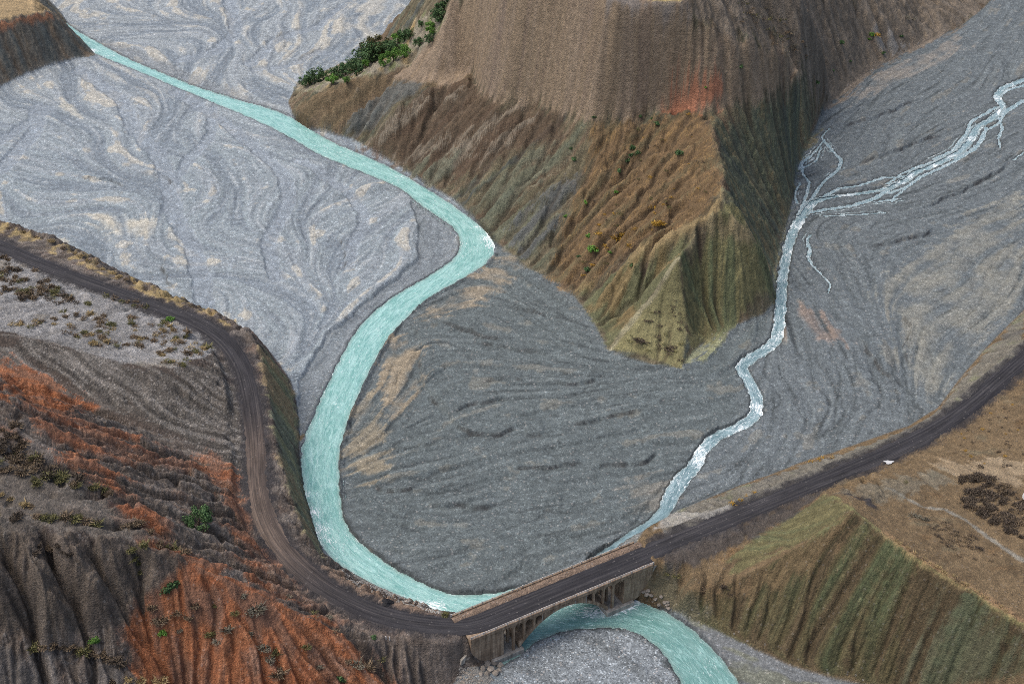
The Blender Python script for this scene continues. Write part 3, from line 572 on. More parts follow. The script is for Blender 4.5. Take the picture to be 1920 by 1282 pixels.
# sandy ground and the grey wash below the grove
paint(area([(640, 20), (700, -10), (770, 5), (785, 30), (740, 70), (660, 80), (620, 60)], 4, 6, flat=0) * sst(-.6, .5, n1 + .4 * LB), (.43, .385, .33), .55)
D_, _ = linef(smooth_line(P([(700, -40, 0), (760, -5, 0), (795, 25, 0), (792, 48, 0), (755, 72, 0), (710, 88, 0)]), 2, 10), 14); paint(sst(-.8, .8, 3.6 - D_ + n2) * bed, (.19, .205, .22), .85)
C[..., 0] *= np.where(Smax < .5, .95, 1); C[..., 1] *= np.where(Smax < .5, 1.015, 1)
# --- mesa
Mm = sst(-.3, .6, SDm)
paint(Mm, (.155, .135, .088))
paint(Mm * sst(.2, 1.1, LB), (.135, .148, .105), .85)                      # green shale bands
paint(Mm * sst(.2, 1.1, -LB + .3 * n1), (.165, .115, .078), .8)
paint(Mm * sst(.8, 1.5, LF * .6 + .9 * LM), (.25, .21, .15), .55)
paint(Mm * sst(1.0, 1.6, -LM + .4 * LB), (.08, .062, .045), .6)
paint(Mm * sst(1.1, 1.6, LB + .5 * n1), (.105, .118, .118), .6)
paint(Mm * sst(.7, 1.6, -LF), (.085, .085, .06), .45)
a = area([(560, 235), (552, 205), (610, 172), (700, 138), (790, 88), (890, 120), (880, 170), (790, 165), (700, 200), (640, 245)]); paint(a * Mm, (.185, .135, .082), .85)
a = area([(640, 245), (685, 195), (770, 142), (792, 160), (765, 190), (700, 240), (660, 262)]); paint(a, (.125, .135, .135), .85)
a = area([(680, 280), (760, 200), (880, 140), (900, 165), (940, 190), (1000, 200), (1060, 210), (1050, 260), (960, 290), (880, 330), (800, 345), (730, 300)], 2, 3); paint(a, (.105, .072, .05), .85)
for px in ([(695, 265), (760, 215), (860, 165), (850, 180), (800, 215), (740, 255)], [(735, 300), (820, 262), (900, 240), (960, 200), (985, 195), (950, 225), (870, 275), (780, 300)], [(790, 335), (870, 280), (960, 240), (1000, 225), (960, 260), (880, 310), (830, 345)]):
    paint(area(px, 1, 2.5) * sst(-.8, .6, LF + LB), (.235, .20, .158), .8)
for px in ([(880, 395), (1000, 290), (1110, 235), (1060, 300), (960, 390), (915, 440)], [(760, 320), (850, 300), (840, 345), (800, 345)], [(930, 450), (1040, 350), (1080, 360), (1000, 480)]):
    paint(area(px, 2, 3), (.135, .148, .108), .7)
paint(area([(960, 430), (1050, 340), (1090, 330), (1040, 420), (985, 480)], 1, 3) * sst(-.6, .4, LB), (.125, .13, .135), .8)
spur = area([(1110, 232), (1330, 216), (1352, 300), (1358, 345), (1335, 398), (1220, 468), (1080, 548), (1030, 520), (1060, 420), (1100, 330)], 2, 3)
paint(spur, (.175, .115, .062), .9); paint(spur * sst(.3, 1.2, LB), (.15, .13, .075), .6); paint(spur * sst(.9, 1.6, LF + n2), (.27, .17, .07), .5)
paint(area([(1080, 545), (1140, 515), (1220, 470), (1330, 395), (1355, 350), (1352, 400), (1290, 445), (1220, 490), (1120, 540)], .8, 1.2), (.30, .225, .12), .9)
rf = area([(1338, 232), (1450, 185), (1500, 155), (1545, 215), (1490, 330), (1470, 430), (1450, 560), (1430, 470), (1360, 400), (1362, 330)], 1.5, 2)
paint(rf, (.108, .120, .085), .95); paint(rf * sst(.3, 1.1, LB + .4 * LF), (.20, .155, .085), .7); paint(rf * sst(.4, 1.2, -LB), (.075, .088, .078), .7); paint(rf * sst(.8, 1.5, LF), (.15, .175, .11), .6)
hol = area([(1090, 550), (1220, 490), (1290, 450), (1268, 490), (1200, 580), (1140, 650), (1110, 600)], 1, 1.5); paint(hol, (.150, .155, .085), .9); paint(hol * sst(.2, .8, n1 + LB * .4), (.24, .165, .08), .7)
gf = area([(1275, 480), (1345, 398), (1430, 465), (1455, 560), (1380, 608), (1300, 655), (1285, 600)], .8, 1); paint(gf, (.190, .175, .088), .95); paint(gf * sst(.1, .9, LB), (.135, .155, .085), .8); paint(gf * sst(.7, 1.4, -LF), (.10, .11, .07), .6)
py = area([(1272, 484), (1145, 655), (1278, 690), (1288, 600), (1280, 540)], .5, .5); paint(py, (.245, .225, .115), .95); paint(py * sst(.3, 1.2, n2 + .3 * LF), (.20, .165, .085), .5)
paint(stroke([(1272, 484), (1235, 541), (1200, 583), (1145, 655)], .7, .5, .5), (.34, .31, .21), .8)
paint(area([(1350, 400), (1395, 425), (1430, 470), (1445, 500), (1400, 470), (1330, 430), (1285, 450)], .8, 1), (.27, .215, .13), .8)
cliff = area([(722, 141), (780, 153), (840, 161), (872, 147), (886, 129), (900, 171), (940, 196), (990, 193), (1060, 209), (1110, 227), (1180, 218), (1270, 203), (1330, 213), (1400, 197), (1450, 181), (1500, 150), (1500, 118), (1440, 98), (1380, 76), (1300, 44), (1290, -30), (1100, -60), (900, -60), (846, 0), (820, 52), (800, 84)], .6, .9)
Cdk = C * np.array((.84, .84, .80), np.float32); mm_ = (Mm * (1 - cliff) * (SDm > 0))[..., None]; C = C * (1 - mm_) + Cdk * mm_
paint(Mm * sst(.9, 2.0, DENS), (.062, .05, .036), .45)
paint(cliff, (.240, .182, .122), 1.0)
paint(cliff * sst(.3, 1.3, LB), (.235, .185, .14), .4); paint(cliff * sst(.5, 1.4, -LB + .4 * n1), (.185, .14, .105), .6); paint(cliff * sst(.8, 1.7, LM), (.285, .222, .165), .25); paint(cliff * sst(1.0, 1.8, -LM - .3 * LB), (.17, .13, .10), .35); paint(cliff * sst(.5, 1.1, n3 + .7 * n1), (.20, .155, .12), .5)
paint(area([(1265, 180), (1300, 168), (1352, 158), (1345, 208), (1270, 214), (1240, 210)], 1, 2), (.33, .135, .075), .8)
up = area([(1290, 44), (1345, 62), (1440, 98), (1505, 125), (1545, 210), (1640, 135), (1800, 52), (1860, 0), (1900, -100), (1300, -100)], 1.2, 2.5)
paint(up, (.165, .135, .102), .95); paint(up * sst(.3, 1.2, LB), (.21, .175, .135), .6); paint(up * sst(.3, 1.0, -LB), (.115, .098, .075), .6)
paint(area([(1130, -20), (1215, 6), (1290, 15), (1300, 45), (1220, 30), (1140, 14)], .8, 1), (.17, .155, .14), .8)
paint(area([(1205, -40), (1215, 3), (1275, 5), (1310, -40)], .6, .4), (.42, .33, .13), .95)
paint(area([(1640, 60), (1700, 85), (1690, 105), (1650, 95)], 1, 2), (.22, .215, .20), .7)
bt = area([(556, 165), (600, 172), (700, 136), (800, 84), (835, 30), (800, 20), (745, 70), (640, 120), (563, 155)], .8, 1.0); paint(bt, (.25, .225, .17), .9); paint(bt * sst(.1, .9, n1), (.33, .22, .07), .7); paint(bt * sst(.2, .9, -n1 + n2), (.13, .15, .06), .8)

# --- bluff
Mb = sst(-.3, .6, SDb); paint(Mb, (.125, .115, .095)); paint(Mb * sst(.2, 1, LB), (.105, .115, .105), .8); paint(Mb * sst(.4, 1.3, -LB), (.17, .12, .075), .7); paint(Mb * sst(.8, 1.6, LF), (.25, .21, .15), .5)
paint(area([(-200, 95), (0, 42), (60, 31), (98, 27), (100, 36), (60, 42), (0, 62), (-200, 120)], .6, .8), (.30, .135, .07), .8)
paint(area([(-300, 100), (-150, 76), (0, 38), (60, 28), (98, 24), (66, -5), (0, -40), (-300, -40)], .5, .4), (.34, .25, .135), .95)

# --- left hillside
Ml = sst(-.3, .5, SDl)
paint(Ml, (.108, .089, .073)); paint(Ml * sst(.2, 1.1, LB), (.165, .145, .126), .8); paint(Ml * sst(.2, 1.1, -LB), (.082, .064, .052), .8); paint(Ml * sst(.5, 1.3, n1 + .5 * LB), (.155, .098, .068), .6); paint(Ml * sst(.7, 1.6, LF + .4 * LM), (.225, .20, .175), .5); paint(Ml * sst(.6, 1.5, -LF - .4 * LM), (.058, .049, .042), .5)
SPK += Ml * .55
te = area([(-300, 470), (0, 475), (150, 535), (300, 590), (400, 632), (408, 650), (390, 668), (330, 690), (230, 682), (110, 645), (0, 622), (-300, 575)], .5, .7)
paint(te, (.255, .25, .24)); paint(te * sst(.3, 1.1, LB), (.19, .185, .175), .7); paint(te * sst(.25, 1.0, n1), (.22, .18, .115), .55)
SPK += te * .5
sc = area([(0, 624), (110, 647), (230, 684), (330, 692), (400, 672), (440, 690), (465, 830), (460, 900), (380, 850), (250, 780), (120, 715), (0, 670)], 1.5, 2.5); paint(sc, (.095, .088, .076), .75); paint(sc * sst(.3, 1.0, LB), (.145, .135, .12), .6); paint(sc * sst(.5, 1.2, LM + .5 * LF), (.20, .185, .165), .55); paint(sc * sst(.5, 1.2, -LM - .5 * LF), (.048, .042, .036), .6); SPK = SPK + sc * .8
OR = (.285, .108, .046); OR2 = (.19, .068, .032)
def orange(m, k=.95):
    m = m * (.45 + .55 * sst(-.55, .15, n1 + .5 * LB + .3 * n3)); paint(m, OR, k * .95); paint(m * sst(.2, 1.2, LB), (.225, .082, .036), .7); paint(m * sst(.6, 1.5, -LF + .3 * LB), OR2, .6); paint(m * sst(.8, 1.6, LF), (.36, .175, .09), .45); paint(m * sst(.55, 1.2, n1 + .5 * LB), (.165, .105, .075), .65); paint(m * sst(.8, 1.3, -n1 + .5 * n2), (.15, .125, .105), .5)
orange(area([(0, 684), (60, 705), (120, 740), (178, 776), (120, 772), (50, 750), (0, 738)], 1.8, 3.5))
orange(area([(40, 745), (110, 760), (190, 800), (270, 845), (420, 890), (350, 880), (240, 860), (150, 850), (100, 820), (50, 780)], 2.2, 4.5), .33)
orange(area([(130, 840), (200, 890), (290, 960), (350, 1035), (420, 1085), (380, 1085), (330, 1060), (270, 1010), (200, 930), (140, 880)], 1.8, 3.5), .75)
orange(area([(228, 1180), (250, 1125), (330, 1060), (360, 1055), (430, 1085), (510, 1122), (600, 1160), (700, 1215), (770, 1300), (740, 1400), (380, 1400), (250, 1250)], 1.4, 2.5))
orange(area([(385, 840), (425, 870), (460, 960), (500, 1040), (585, 1125), (640, 1165), (560, 1140), (480, 1080), (455, 1000), (425, 930), (390, 880)], 1.6, 3.0), .42)
paint(area([(495, 1050), (560, 1100), (640, 1150), (720, 1182), (800, 1205), (780, 1225), (700, 1200), (600, 1150), (520, 1100)], .8, 2), (.20, .15, .115), .6)
fl = area([(-300, 985), (0, 990), (100, 1003), (200, 1012), (300, 1036), (345, 1050), (300, 1090), (255, 1125), (230, 1175), (160, 1200), (80, 1196), (0, 1182), (-300, 1200)], .8, 1.0); paint(fl, (.108, .088, .070), .95); paint(fl * sst(.3, 1.2, LB), (.115, .096, .077), .6); paint(fl * sst(.4, 1.2, -LB), (.062, .05, .04), .6)
paint(area([(-100, 870), (60, 880), (150, 900), (200, 945), (300, 1010), (200, 1005), (100, 995), (-100, 980)], .8, 1.5), (.125, .11, .092), .8)
lob = area([(-200, 1195), (0, 1203), (60, 1243), (110, 1300), (200, 1245), (232, 1262), (200, 1400), (-200, 1400)], .6, .6); paint(lob, (.125, .112, .10), .9)
gc = area([(488, 648), (500, 735), (515, 810), (528, 870), (548, 930), (575, 1005), (606, 1044), (590, 990), (572, 925), (562, 860), (558, 790), (552, 745), (540, 710)], .7, 1.0); paint(gc, (.19, .185, .105), .9); paint(gc * sst(.2, 1, LB), (.225, .15, .09), .6); paint(gc * sst(.3, 1.1, -LB), (.12, .13, .10), .7)
gl = area([(0, 418), (150, 472), (300, 548), (440, 600), (430, 612), (300, 562), (150, 492), (0, 438)], .5, 1); paint(gl * sst(-.3, .6, n1 + n2), (.36, .27, .12), .75)
db = area([(640, 1175), (780, 1202), (845, 1196), (872, 1190), (878, 1235), (850, 1282), (780, 1320), (740, 1270), (700, 1215)], .8, 1.0); paint(db, (.125, .105, .09), .9); paint(db * sst(.4, 1.2, LB), (.17, .14, .115), .6)
sh = area([(600, 1060), (660, 1085), (740, 1112), (830, 1152), (840, 1162), (770, 1150), (690, 1118), (620, 1085)], .6, .8); paint(sh, (.235, .165, .115), .85)
st_ = area([(612, 1050), (660, 1072), (720, 1102), (800, 1136), (836, 1156), (790, 1142), (720, 1116), (650, 1085)], .4, .5, flat=0.2); paint(st_, (.27, .255, .22), .9); SPK += st_

# --- hill on the right
Mr = sst(-.3, .5, SDr)
paint(Mr, (.165, .118, .066)); paint(Mr * sst(.4, 1.2, n1 + n2 * .5), (.125, .108, .068), .7); paint(Mr * sst(.5, 1.3, -n1 + .4 * n2), (.20, .12, .055), .6)
SPK += Mr * .35
hf = area([(1602, 958), (1660, 1006), (1720, 1051), (1800, 1101), (1920, 1176), (2200, 1345), (2200, 1380), (1640, 1284), (1480, 1247), (1380, 1197), (1262, 1142), (1285, 1117), (1335, 1109), (1400, 1076), (1470, 1042), (1540, 1002)], .5, .5)
paint(hf, (.088, .074, .037), .97); paint(hf * sst(.0, 1.0, LB + .5 * n1), (.068, .076, .037), .7); paint(hf * sst(1.1, 1.7, LB + .3 * n1), (.078, .108, .055), .4); paint(hf * sst(.5, 1.3, LF + .4 * LM), (.115, .108, .06), .45); paint(hf * sst(.5, 1.3, -LB + .5 * n1), (.085, .058, .035), .6); paint(hf * sst(.7, 1.5, -LF - .3 * LM), (.04, .04, .024), .5)
dk = area([(1750, 1090), (1920, 1190), (1920, 1340), (1680, 1290)], 3, 4); paint(dk * hf, (.095, .105, .065), .6)
paint(area([(1600, 965), (1545, 1005), (1470, 1045), (1400, 1080), (1340, 1110), (1300, 1125), (1380, 1130), (1470, 1090), (1560, 1040)], 1.5, 2.5), (.135, .092, .05), .7)
gs = area([(1400, 1020), (1470, 978), (1545, 925), (1600, 955), (1540, 995), (1460, 1035), (1370, 1075), (1360, 1050)], .8, 1.2); paint(gs, (.135, .126, .06), .9); paint(gs * sst(.3, 1.0, LB), (.11, .125, .062), .6)
paint(stroke([(1562, 930), (1602, 957), (1662, 1005), (1722, 1049), (1802, 1098), (1920, 1172)], .45, .4, .4), (.185, .18, .08), .85)
paint(stroke([(1660, 1000), (1722, 1043), (1802, 1092), (1920, 1165)], .8, .6, .8), (.29, .185, .10), .7)
paint(area([(1880, 860), (1920, 870), (1920, 920), (1850, 900), (1760, 880), (1740, 865), (1800, 868)], .8, 1.5), (.29, .225, .145), .8)
paint(stroke([(1660, 915), (1700, 935), (1730, 950), (1770, 955), (1810, 975), (1850, 1005), (1900, 1040), (1960, 1075)], .5, .4, .4), (.255, .25, .215), .75)
paint(area([(1560, 925), (1650, 905), (1760, 880), (1780, 905), (1700, 930), (1620, 940)], 1, 2), (.16, .15, .115), .6)
paint(stroke([(1590, 925), (1615, 935), (1635, 948)], .9, .6, .8), (.03, .028, .032), .9)
em = area([(1240, 968), (1330, 935), (1500, 872), (1700, 803), (1760, 768), (1800, 715), (1920, 585), (1920, 660), (1860, 720), (1790, 775), (1710, 815), (1560, 880), (1400, 945), (1250, 1010)], .6, 1.0); paint(em, (.17, .165, .14), .85); paint(em * sst(.2, 1.0, n1 + n2 * .5), (.155, .165, .085), .6); paint(em * sst(.3, 1., -n1 + .5 * n2), (.06, .06, .062), .6)
paint(area([(1250, 962), (1330, 958), (1390, 955), (1330, 975), (1260, 985), (1225, 995)], .6, .8), (.33, .32, .29), .7)
paint(area([(1210, 1105), (1262, 1142), (1300, 1160), (1330, 1150), (1290, 1118), (1260, 1060), (1232, 1060)], .8, 1), (.125, .115, .075), .8)
# coal dust along the haul road
dust = (1 - sst(ROADHW - .4, ROADHW + 2.2, RD + 1.3 * n2 + .9 * n1 + .3 * LF)) * Smax.clip(0, 1)
browny = sst(4, 60, RAl) * (RDl < 13) * sst(0, 1, 1.0 - (RDl < 0))
paint(dust, (.040, .038, .040), .9)
wm = sst(1080, 1180, 0 * GX)  # (no extra wear)
d2 = area([(1240, 1045), (1330, 1005), (1420, 975), (1540, 920), (1530, 935), (1450, 985), (1380, 1025), (1300, 1060), (1250, 1075)], .8, 1.2); paint(d2, (.055, .052, .052), .8)
d3 = area([(440, 650), (462, 690), (468, 780), (470, 860), (456, 800), (448, 720), (430, 670)], .6, 1.0); paint(d3, (.045, .043, .047), .7)
paint(CUT, (.045, .044, .043), .85)                     # undercut shade and damp sediment of the cut banks, painted dark
# wet margins and the stones under water
wet = sst(-.45, .02, WET + .10 * n2); C *= (1 - .45 * wet * sst(-.3, .4, bed))[..., None]
C *= (1 + .10 * n2 * (1 - .7 * CLF) + .06 * n1 + (.07 * LM + .07 * LF) * S * (1 - .75 * CLF))[..., None]
C = np.clip(C, .012, .8)
SPK = np.clip(SPK, 0.15, 2.6) * (1 - .6 * dust)

# ------------------------------------------------------------------ terrain meshes
def attr(me, name, typ, data):
    a = me.attributes.new(name, typ, 'POINT')
    a.data.foreach_set('color' if 'COLOR' in typ else ('vector' if typ == 'FLOAT_VECTOR' else 'value'), np.ascontiguousarray(data, np.float32).ravel())
def grid_obj(name, fmask, mat, X, Y, Zg, cols=None, spk=None, extra=None):
    idx = np.arange(X.size).reshape(X.shape)
    q = np.stack([idx[:-1, :-1], idx[:-1, 1:], idx[1:, 1:], idx[1:, :-1]], -1)[fmask]
    used, inv = np.unique(q.ravel(), return_inverse=True)
    me = bpy.data.meshes.new(name); nv, nf = len(used), len(q)
    me.vertices.add(nv); me.loops.add(nf * 4); me.polygons.add(nf)
    co = np.stack([X.ravel()[used], Y.ravel()[used], Zg.ravel()[used]], -1).astype(np.float32)
    me.vertices.foreach_set('co', co.ravel()); me.loops.foreach_set('vertex_index', inv.astype(np.int32))
    me.polygons.foreach_set('loop_start', np.arange(0, nf * 4, 4, dtype=np.int32)); me.polygons.foreach_set('use_smooth', np.ones(nf, bool))
    me.update(calc_edges=True)
    if cols is not None:
        attr(me, 'Col', 'FLOAT_COLOR', np.concatenate([cols.reshape(-1, 3)[used], np.ones((nv, 1))], 1))
    if spk is not None: attr(me, 'Spk', 'FLOAT', spk.ravel()[used])
    for k, (t, d) in (extra or {}).items(): attr(me, k, t, d.reshape(X.size, -1)[used])
    me.materials.append(mat)
    o = bpy.data.objects.new(name, me); col.objects.link(o); return o
def tag(o, label=None, cat=None, group=None, kind=None):
    if label: o['label'] = label
    if cat: o['category'] = cat
    if group: o['group'] = group
    if kind: o['kind'] = kind
    return o

# ------------------------------------------------------------------ materials
class NT:
    def __init__(s, name):
        s.m = bpy.data.materials.new(name); s.m.use_nodes = True; s.t = s.m.node_tree; s.t.nodes.clear()
        s.out = s.n('OutputMaterial'); s.b = s.n('BsdfPrincipled'); s.l(s.b.outputs[0], s.out.inputs[0])
    def n(s, t, **k):
        x = s.t.nodes.new('ShaderNode' + t)
        for a, v in k.items(): setattr(x, a, v)
        return x
    def l(s, a, b): s.t.links.new(a, b)
    def val(s, sock, v):
        if hasattr(v, 'is_linked') or isinstance(v, bpy.types.NodeSocket): s.l(v, sock)
        else: sock.default_value = v
    def math(s, op, a, b=0.0, c=0.0, clamp=False):
        x = s.n('Math', operation=op, use_clamp=clamp)
        for i, v in enumerate((a, b, c)): s.val(x.inputs[i], v)
        return x.outputs[0]
    def mix(s, f, a, b, mode='MIX'):
        x = s.n('Mix', data_type='RGBA', blend_type=mode); s.val(x.inputs[0], f)
        for i, v in ((6, a), (7, b)):
            if isinstance(v, tuple): x.inputs[i].default_value = (*v, 1)[:4]
            else: s.l(v, x.inputs[i])
        return x.outputs[2]
    def noise(s, scale, detail=2.0, rough=.5, vec=None, dist=0.0):
        x = s.n('TexNoise'); x.inputs['Scale'].default_value = scale; x.inputs['Detail'].default_value = detail; x.inputs['Roughness'].default_value = rough; x.inputs['Distortion'].default_value = dist
        if vec is not None: s.l(vec, x.inputs['Vector'])
        return x.outputs[0]
    def ramp(s, f, stops, interp='LINEAR'):
        x = s.n('ValToRGB'); r = x.color_ramp; r.interpolation = interp
        while len(r.elements) < len(stops): r.elements.new(.5)
        for e, (p, c) in zip(r.elements, stops): e.position = p; e.color = (*c, 1)[:4] if isinstance(c, tuple) else (c, c, c, 1)
        s.val(x.inputs[0], f); return x.outputs[0]
    def obj(s): return s.n('TexCoord').outputs['Object']
    def attr(s, name): return s.n('Attribute', attribute_name=name)
    def bump(s, h, strength, dist):
        x = s.n('Bump'); s.val(x.inputs['Strength'], strength); x.inputs['Distance'].default_value = dist; s.l(h, x.inputs['Height']); s.l(x.outputs[0], s.b.inputs['Normal']); return x
    def set(s, **k):
        for a, v in k.items(): s.val(s.b.inputs[a.replace('_', ' ')], v if not (isinstance(v, tuple) and len(v) == 3) else (*v, 1))
        return s.m

def ground_mat(name, cell, stone_amt, bump, grit):
    t = NT(name); oc = t.obj(); ca = t.attr('Col').outputs['Color']; sp = t.attr('Spk').outputs['Fac']
    v = t.n('TexVoronoi'); v.inputs['Scale'].default_value = 1 / cell; t.l(oc, v.inputs['Vector'])
    rnd = t.n('SeparateColor'); t.l(v.outputs['Color'], rnd.inputs[0])
    v2 = t.n('TexVoronoi'); v2.inputs['Scale'].default_value = 1 / (cell * 2.3); t.l(oc, v2.inputs['Vector'])
    rnd2 = t.n('SeparateColor'); t.l(v2.outputs['Color'], rnd2.inputs[0])
    # every stone has its own tone; a few are pale, a few dark
    tone = t.ramp(rnd.outputs[0], [(0, .50), (.25, .82), (.6, 1.0), (.86, 1.2), (.94, 1.7), (1, 2.3)])
    near = t.math('LESS_THAN', v2.outputs['Distance'], cell * 1.1)
    big = t.math('MULTIPLY', t.math('GREATER_THAN', rnd2.outputs[1], .90), near)
    amt = t.math('MULTIPLY', sp, stone_amt, clamp=True)
    c = t.mix(amt, ca, t.mix(1.0, ca, tone, 'MULTIPLY'))
    c = t.mix(t.math('MULTIPLY', big, t.math('MULTIPLY', amt, .55)), c, (.42, .40, .37))
    nz = t.noise(.55, 5, .62, oc); c = t.mix(1.0, c, t.ramp(nz, [(.25, .70), (.5, 1.0), (.75, 1.32)]), 'MULTIPLY')
    nh = t.noise(2.6, 3, .65, oc); c = t.mix(1.0, c, t.ramp(nh, [(.25, .88), (.5, 1.0), (.75, 1.13)]), 'MULTIPLY')
    ng = t.noise(1.5, 7, .78, oc, .6); gr = t.ramp(ng, [(.30, .50), (.44, .90), (.56, 1.06), (.72, 1.45)]); c = t.mix(grit, c, t.mix(1.0, c, gr, 'MULTIPLY'))
    h = t.math('ADD', t.math('MULTIPLY', t.noise(1.1, 7, .72, oc), 1.0), t.math('MULTIPLY', v.outputs['Distance'], -.25))
    t.bump(h, .8, bump)
    return t.set(Base_Color=c, Roughness=.93, Specular_IOR_Level=.25)
M_gravel = ground_mat('river_gravel', .34, .50, .28, .55)
M_earth = ground_mat('weathered_earth', .34, .48, .75, .85)

rq = np.stack([REG[:-1, :-1], REG[:-1, 1:], REG[1:, 1:], REG[1:, :-1]]).max(0)
names = [('riverbed', 'braided grey gravel plain with sandy streaks around the rivers'), ('mesa', 'tan cliffed mesa with green and brown shale spur between two rivers'), ('hillside', 'orange and grey gullied hillside above the winding coal road'), ('hill', 'olive green gullied hill and brown terrace beside the haul road'), ('bluff', 'flat golden topped bluff with dark rock face above the turquoise river')]
for i, (nme, lab) in enumerate(names):
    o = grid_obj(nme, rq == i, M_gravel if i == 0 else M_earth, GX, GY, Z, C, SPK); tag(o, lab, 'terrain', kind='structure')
# ------------------------------------------------------------------ water
def water_mat(name, deep, milk, foam_lo, foam_hi):
    t = NT(name); fl = t.attr('Flow').outputs['Vector']; oc = t.obj(); fo = t.attr('Foam').outputs['Fac']
    mp = t.n('Mapping'); mp.inputs['Scale'].default_value = (.16, .75, 1); t.l(fl, mp.inputs['Vector'])
    a = t.noise(1.0, 5, .62, mp.outputs[0], 1.2)
    mp2 = t.n('Mapping'); mp2.inputs['Scale'].default_value = (.55, 1.9, 1); t.l(fl, mp2.inputs['Vector'])
    b = t.noise(1.0, 5, .65, mp2.outputs[0], 1.6)
    c = t.mix(t.ramp(a, [(.38, 0.0), (.62, 1.0)]), deep, milk)
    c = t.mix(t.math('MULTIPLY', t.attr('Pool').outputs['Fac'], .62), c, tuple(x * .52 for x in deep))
    mp3 = t.n('Mapping'); mp3.inputs['Scale'].default_value = (.22, 1.0, 1); t.l(fl, mp3.inputs['Vector'])
    c = t.mix(t.ramp(t.noise(1.0, 4, .6, mp3.outputs[0], 1.8), [(.50, 0.0), (.68, .40)]), c, tuple(min(.75, x * 1.45 + .03) for x in milk))
    edge = t.attr('Deep').outputs['Fac']
    c = t.mix(edge, t.mix(.5, c, (.19, .22, .20)), c)
    f = t.math('ADD', b, t.math('MULTIPLY', fo, .24))
    f = t.ramp(f, [(foam_lo, 0.0), (foam_hi, 1.0)])
    c = t.mix(f, c, (.80, .86, .86))
    t.bump(t.math('ADD', t.math('MULTIPLY', t.noise(1.0, 6, .6, mp2.outputs[0], .8), 1.0), t.math('MULTIPLY', t.noise(1.4, 4, .6, oc), .6)), .55, .35)
    ro = t.math('ADD', .22, t.math('MULTIPLY', f, .5))
    return t.set(Base_Color=c, Roughness=ro, IOR=1.33)
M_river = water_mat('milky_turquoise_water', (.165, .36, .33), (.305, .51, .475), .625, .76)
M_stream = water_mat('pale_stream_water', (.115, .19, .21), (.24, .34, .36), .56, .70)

def sub(F, X, Y): return samp(F, X, Y)
def water_obj(name, line, mask_fn, z_fn, mat, cell, foam_fn, deep_fn, label):
    """grid of water cells wherever mask_fn > -0.9 (the banks cover the ragged rim)"""
    line = np.asarray(line); lo = line[:, :2].min(0) - 14; hi = line[:, :2].max(0) + 14
    xs = np.arange(lo[0], hi[0], cell); ys = np.arange(lo[1], hi[1], cell); X, Y = np.meshgrid(xs, ys)
    X = X.astype(np.float32); Y = Y.astype(np.float32)
    m = mask_fn(X, Y); inn = (np.abs(X) < hw(Y) - 1) & (Y > YMIN + 1) & (Y < YMAX - 1)
    cm = (np.stack([m[:-1, :-1], m[:-1, 1:], m[1:, 1:], m[1:, :-1]]).max(0) > -.7) & (np.stack([inn[:-1, :-1], inn[1:, 1:]]).all(0))
    dd = np.full(X.shape, 0, np.float32); aa = np.zeros_like(X); sel = m > -2.5
    d, a = seg_dist(X[sel], Y[sel], line); 
    # signed side of the centre line
    aa[sel] = a; dd[sel] = d
    Zw = z_fn(X, Y, aa) + .05 * perlin(X / 2.2, Y / 2.2, 131) + .03 * perlin(X / .9, Y / .9, 132)
    fl = np.stack([aa, X * .6 + Y * .8, np.zeros_like(aa)], -1)
    # across-stream coordinate from the local direction
    sl = arclen(line); tx = np.gradient(line[:, 0], sl); ty = np.gradient(line[:, 1], sl)
    for _ in range(10): tx[1:-1] = (tx[:-2] + tx[1:-1] + tx[2:]) / 3; ty[1:-1] = (ty[:-2] + ty[1:-1] + ty[2:]) / 3
    px_ = np.interp(aa, sl, line[:, 0]); py_ = np.interp(aa, sl, line[:, 1]); nx = -np.interp(aa, sl, ty); ny = np.interp(aa, sl, tx)
    fl[..., 1] = (X - px_) * nx + (Y - py_) * ny
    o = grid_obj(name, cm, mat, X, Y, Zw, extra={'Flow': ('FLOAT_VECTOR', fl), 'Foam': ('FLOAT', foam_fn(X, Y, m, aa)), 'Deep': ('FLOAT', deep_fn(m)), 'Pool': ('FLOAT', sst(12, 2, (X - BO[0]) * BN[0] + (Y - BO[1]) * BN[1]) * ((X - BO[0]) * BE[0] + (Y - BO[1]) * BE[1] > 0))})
    return tag(o, label, 'river', kind='structure')
cu = smooth_line(P(np.array([(x, y, WZ) for x, y in U])), 2, 4); cl = smooth_line(P(np.array([(x, y, WZ) for x, y in Lw])), 2, 4)
n = 240; cu = resample(cu, 1e9) if False else cu
def even(L, n):
    s = arclen(L); t = np.linspace(0, s[-1], n); return np.stack([np.interp(t, s, L[:, k]) for k in range(3)], 1)
ctr = .5 * (even(cu[:int(len(cu) * .93)], n) + even(cl, n))
tail = P([(1000, 1150, WZ), (1090, 1145, WZ), (1160, 1150, WZ), (1225, 1175, WZ), (1290, 1215, WZ), (1330, 1265, WZ), (1370, 1350, WZ), (1400, 1430, WZ)])
ctr = smooth_line(np.vstack([ctr, P([(880, 1142, WZ), (940, 1148, WZ)]), tail]), 1.5, 30)
def blobs(L):
    A = [(hit0(x, y, WZ), r, k) for x, y, r, k in L]
    def f(X, Y):
        s = np.zeros_like(X)
        for p, r, k in A: s += k * np.exp(-((X - p[0]) ** 2 + (Y - p[1]) ** 2) / (r * r))
        return s
    return f
def hit0(x, y, z): return place(x, y, z)
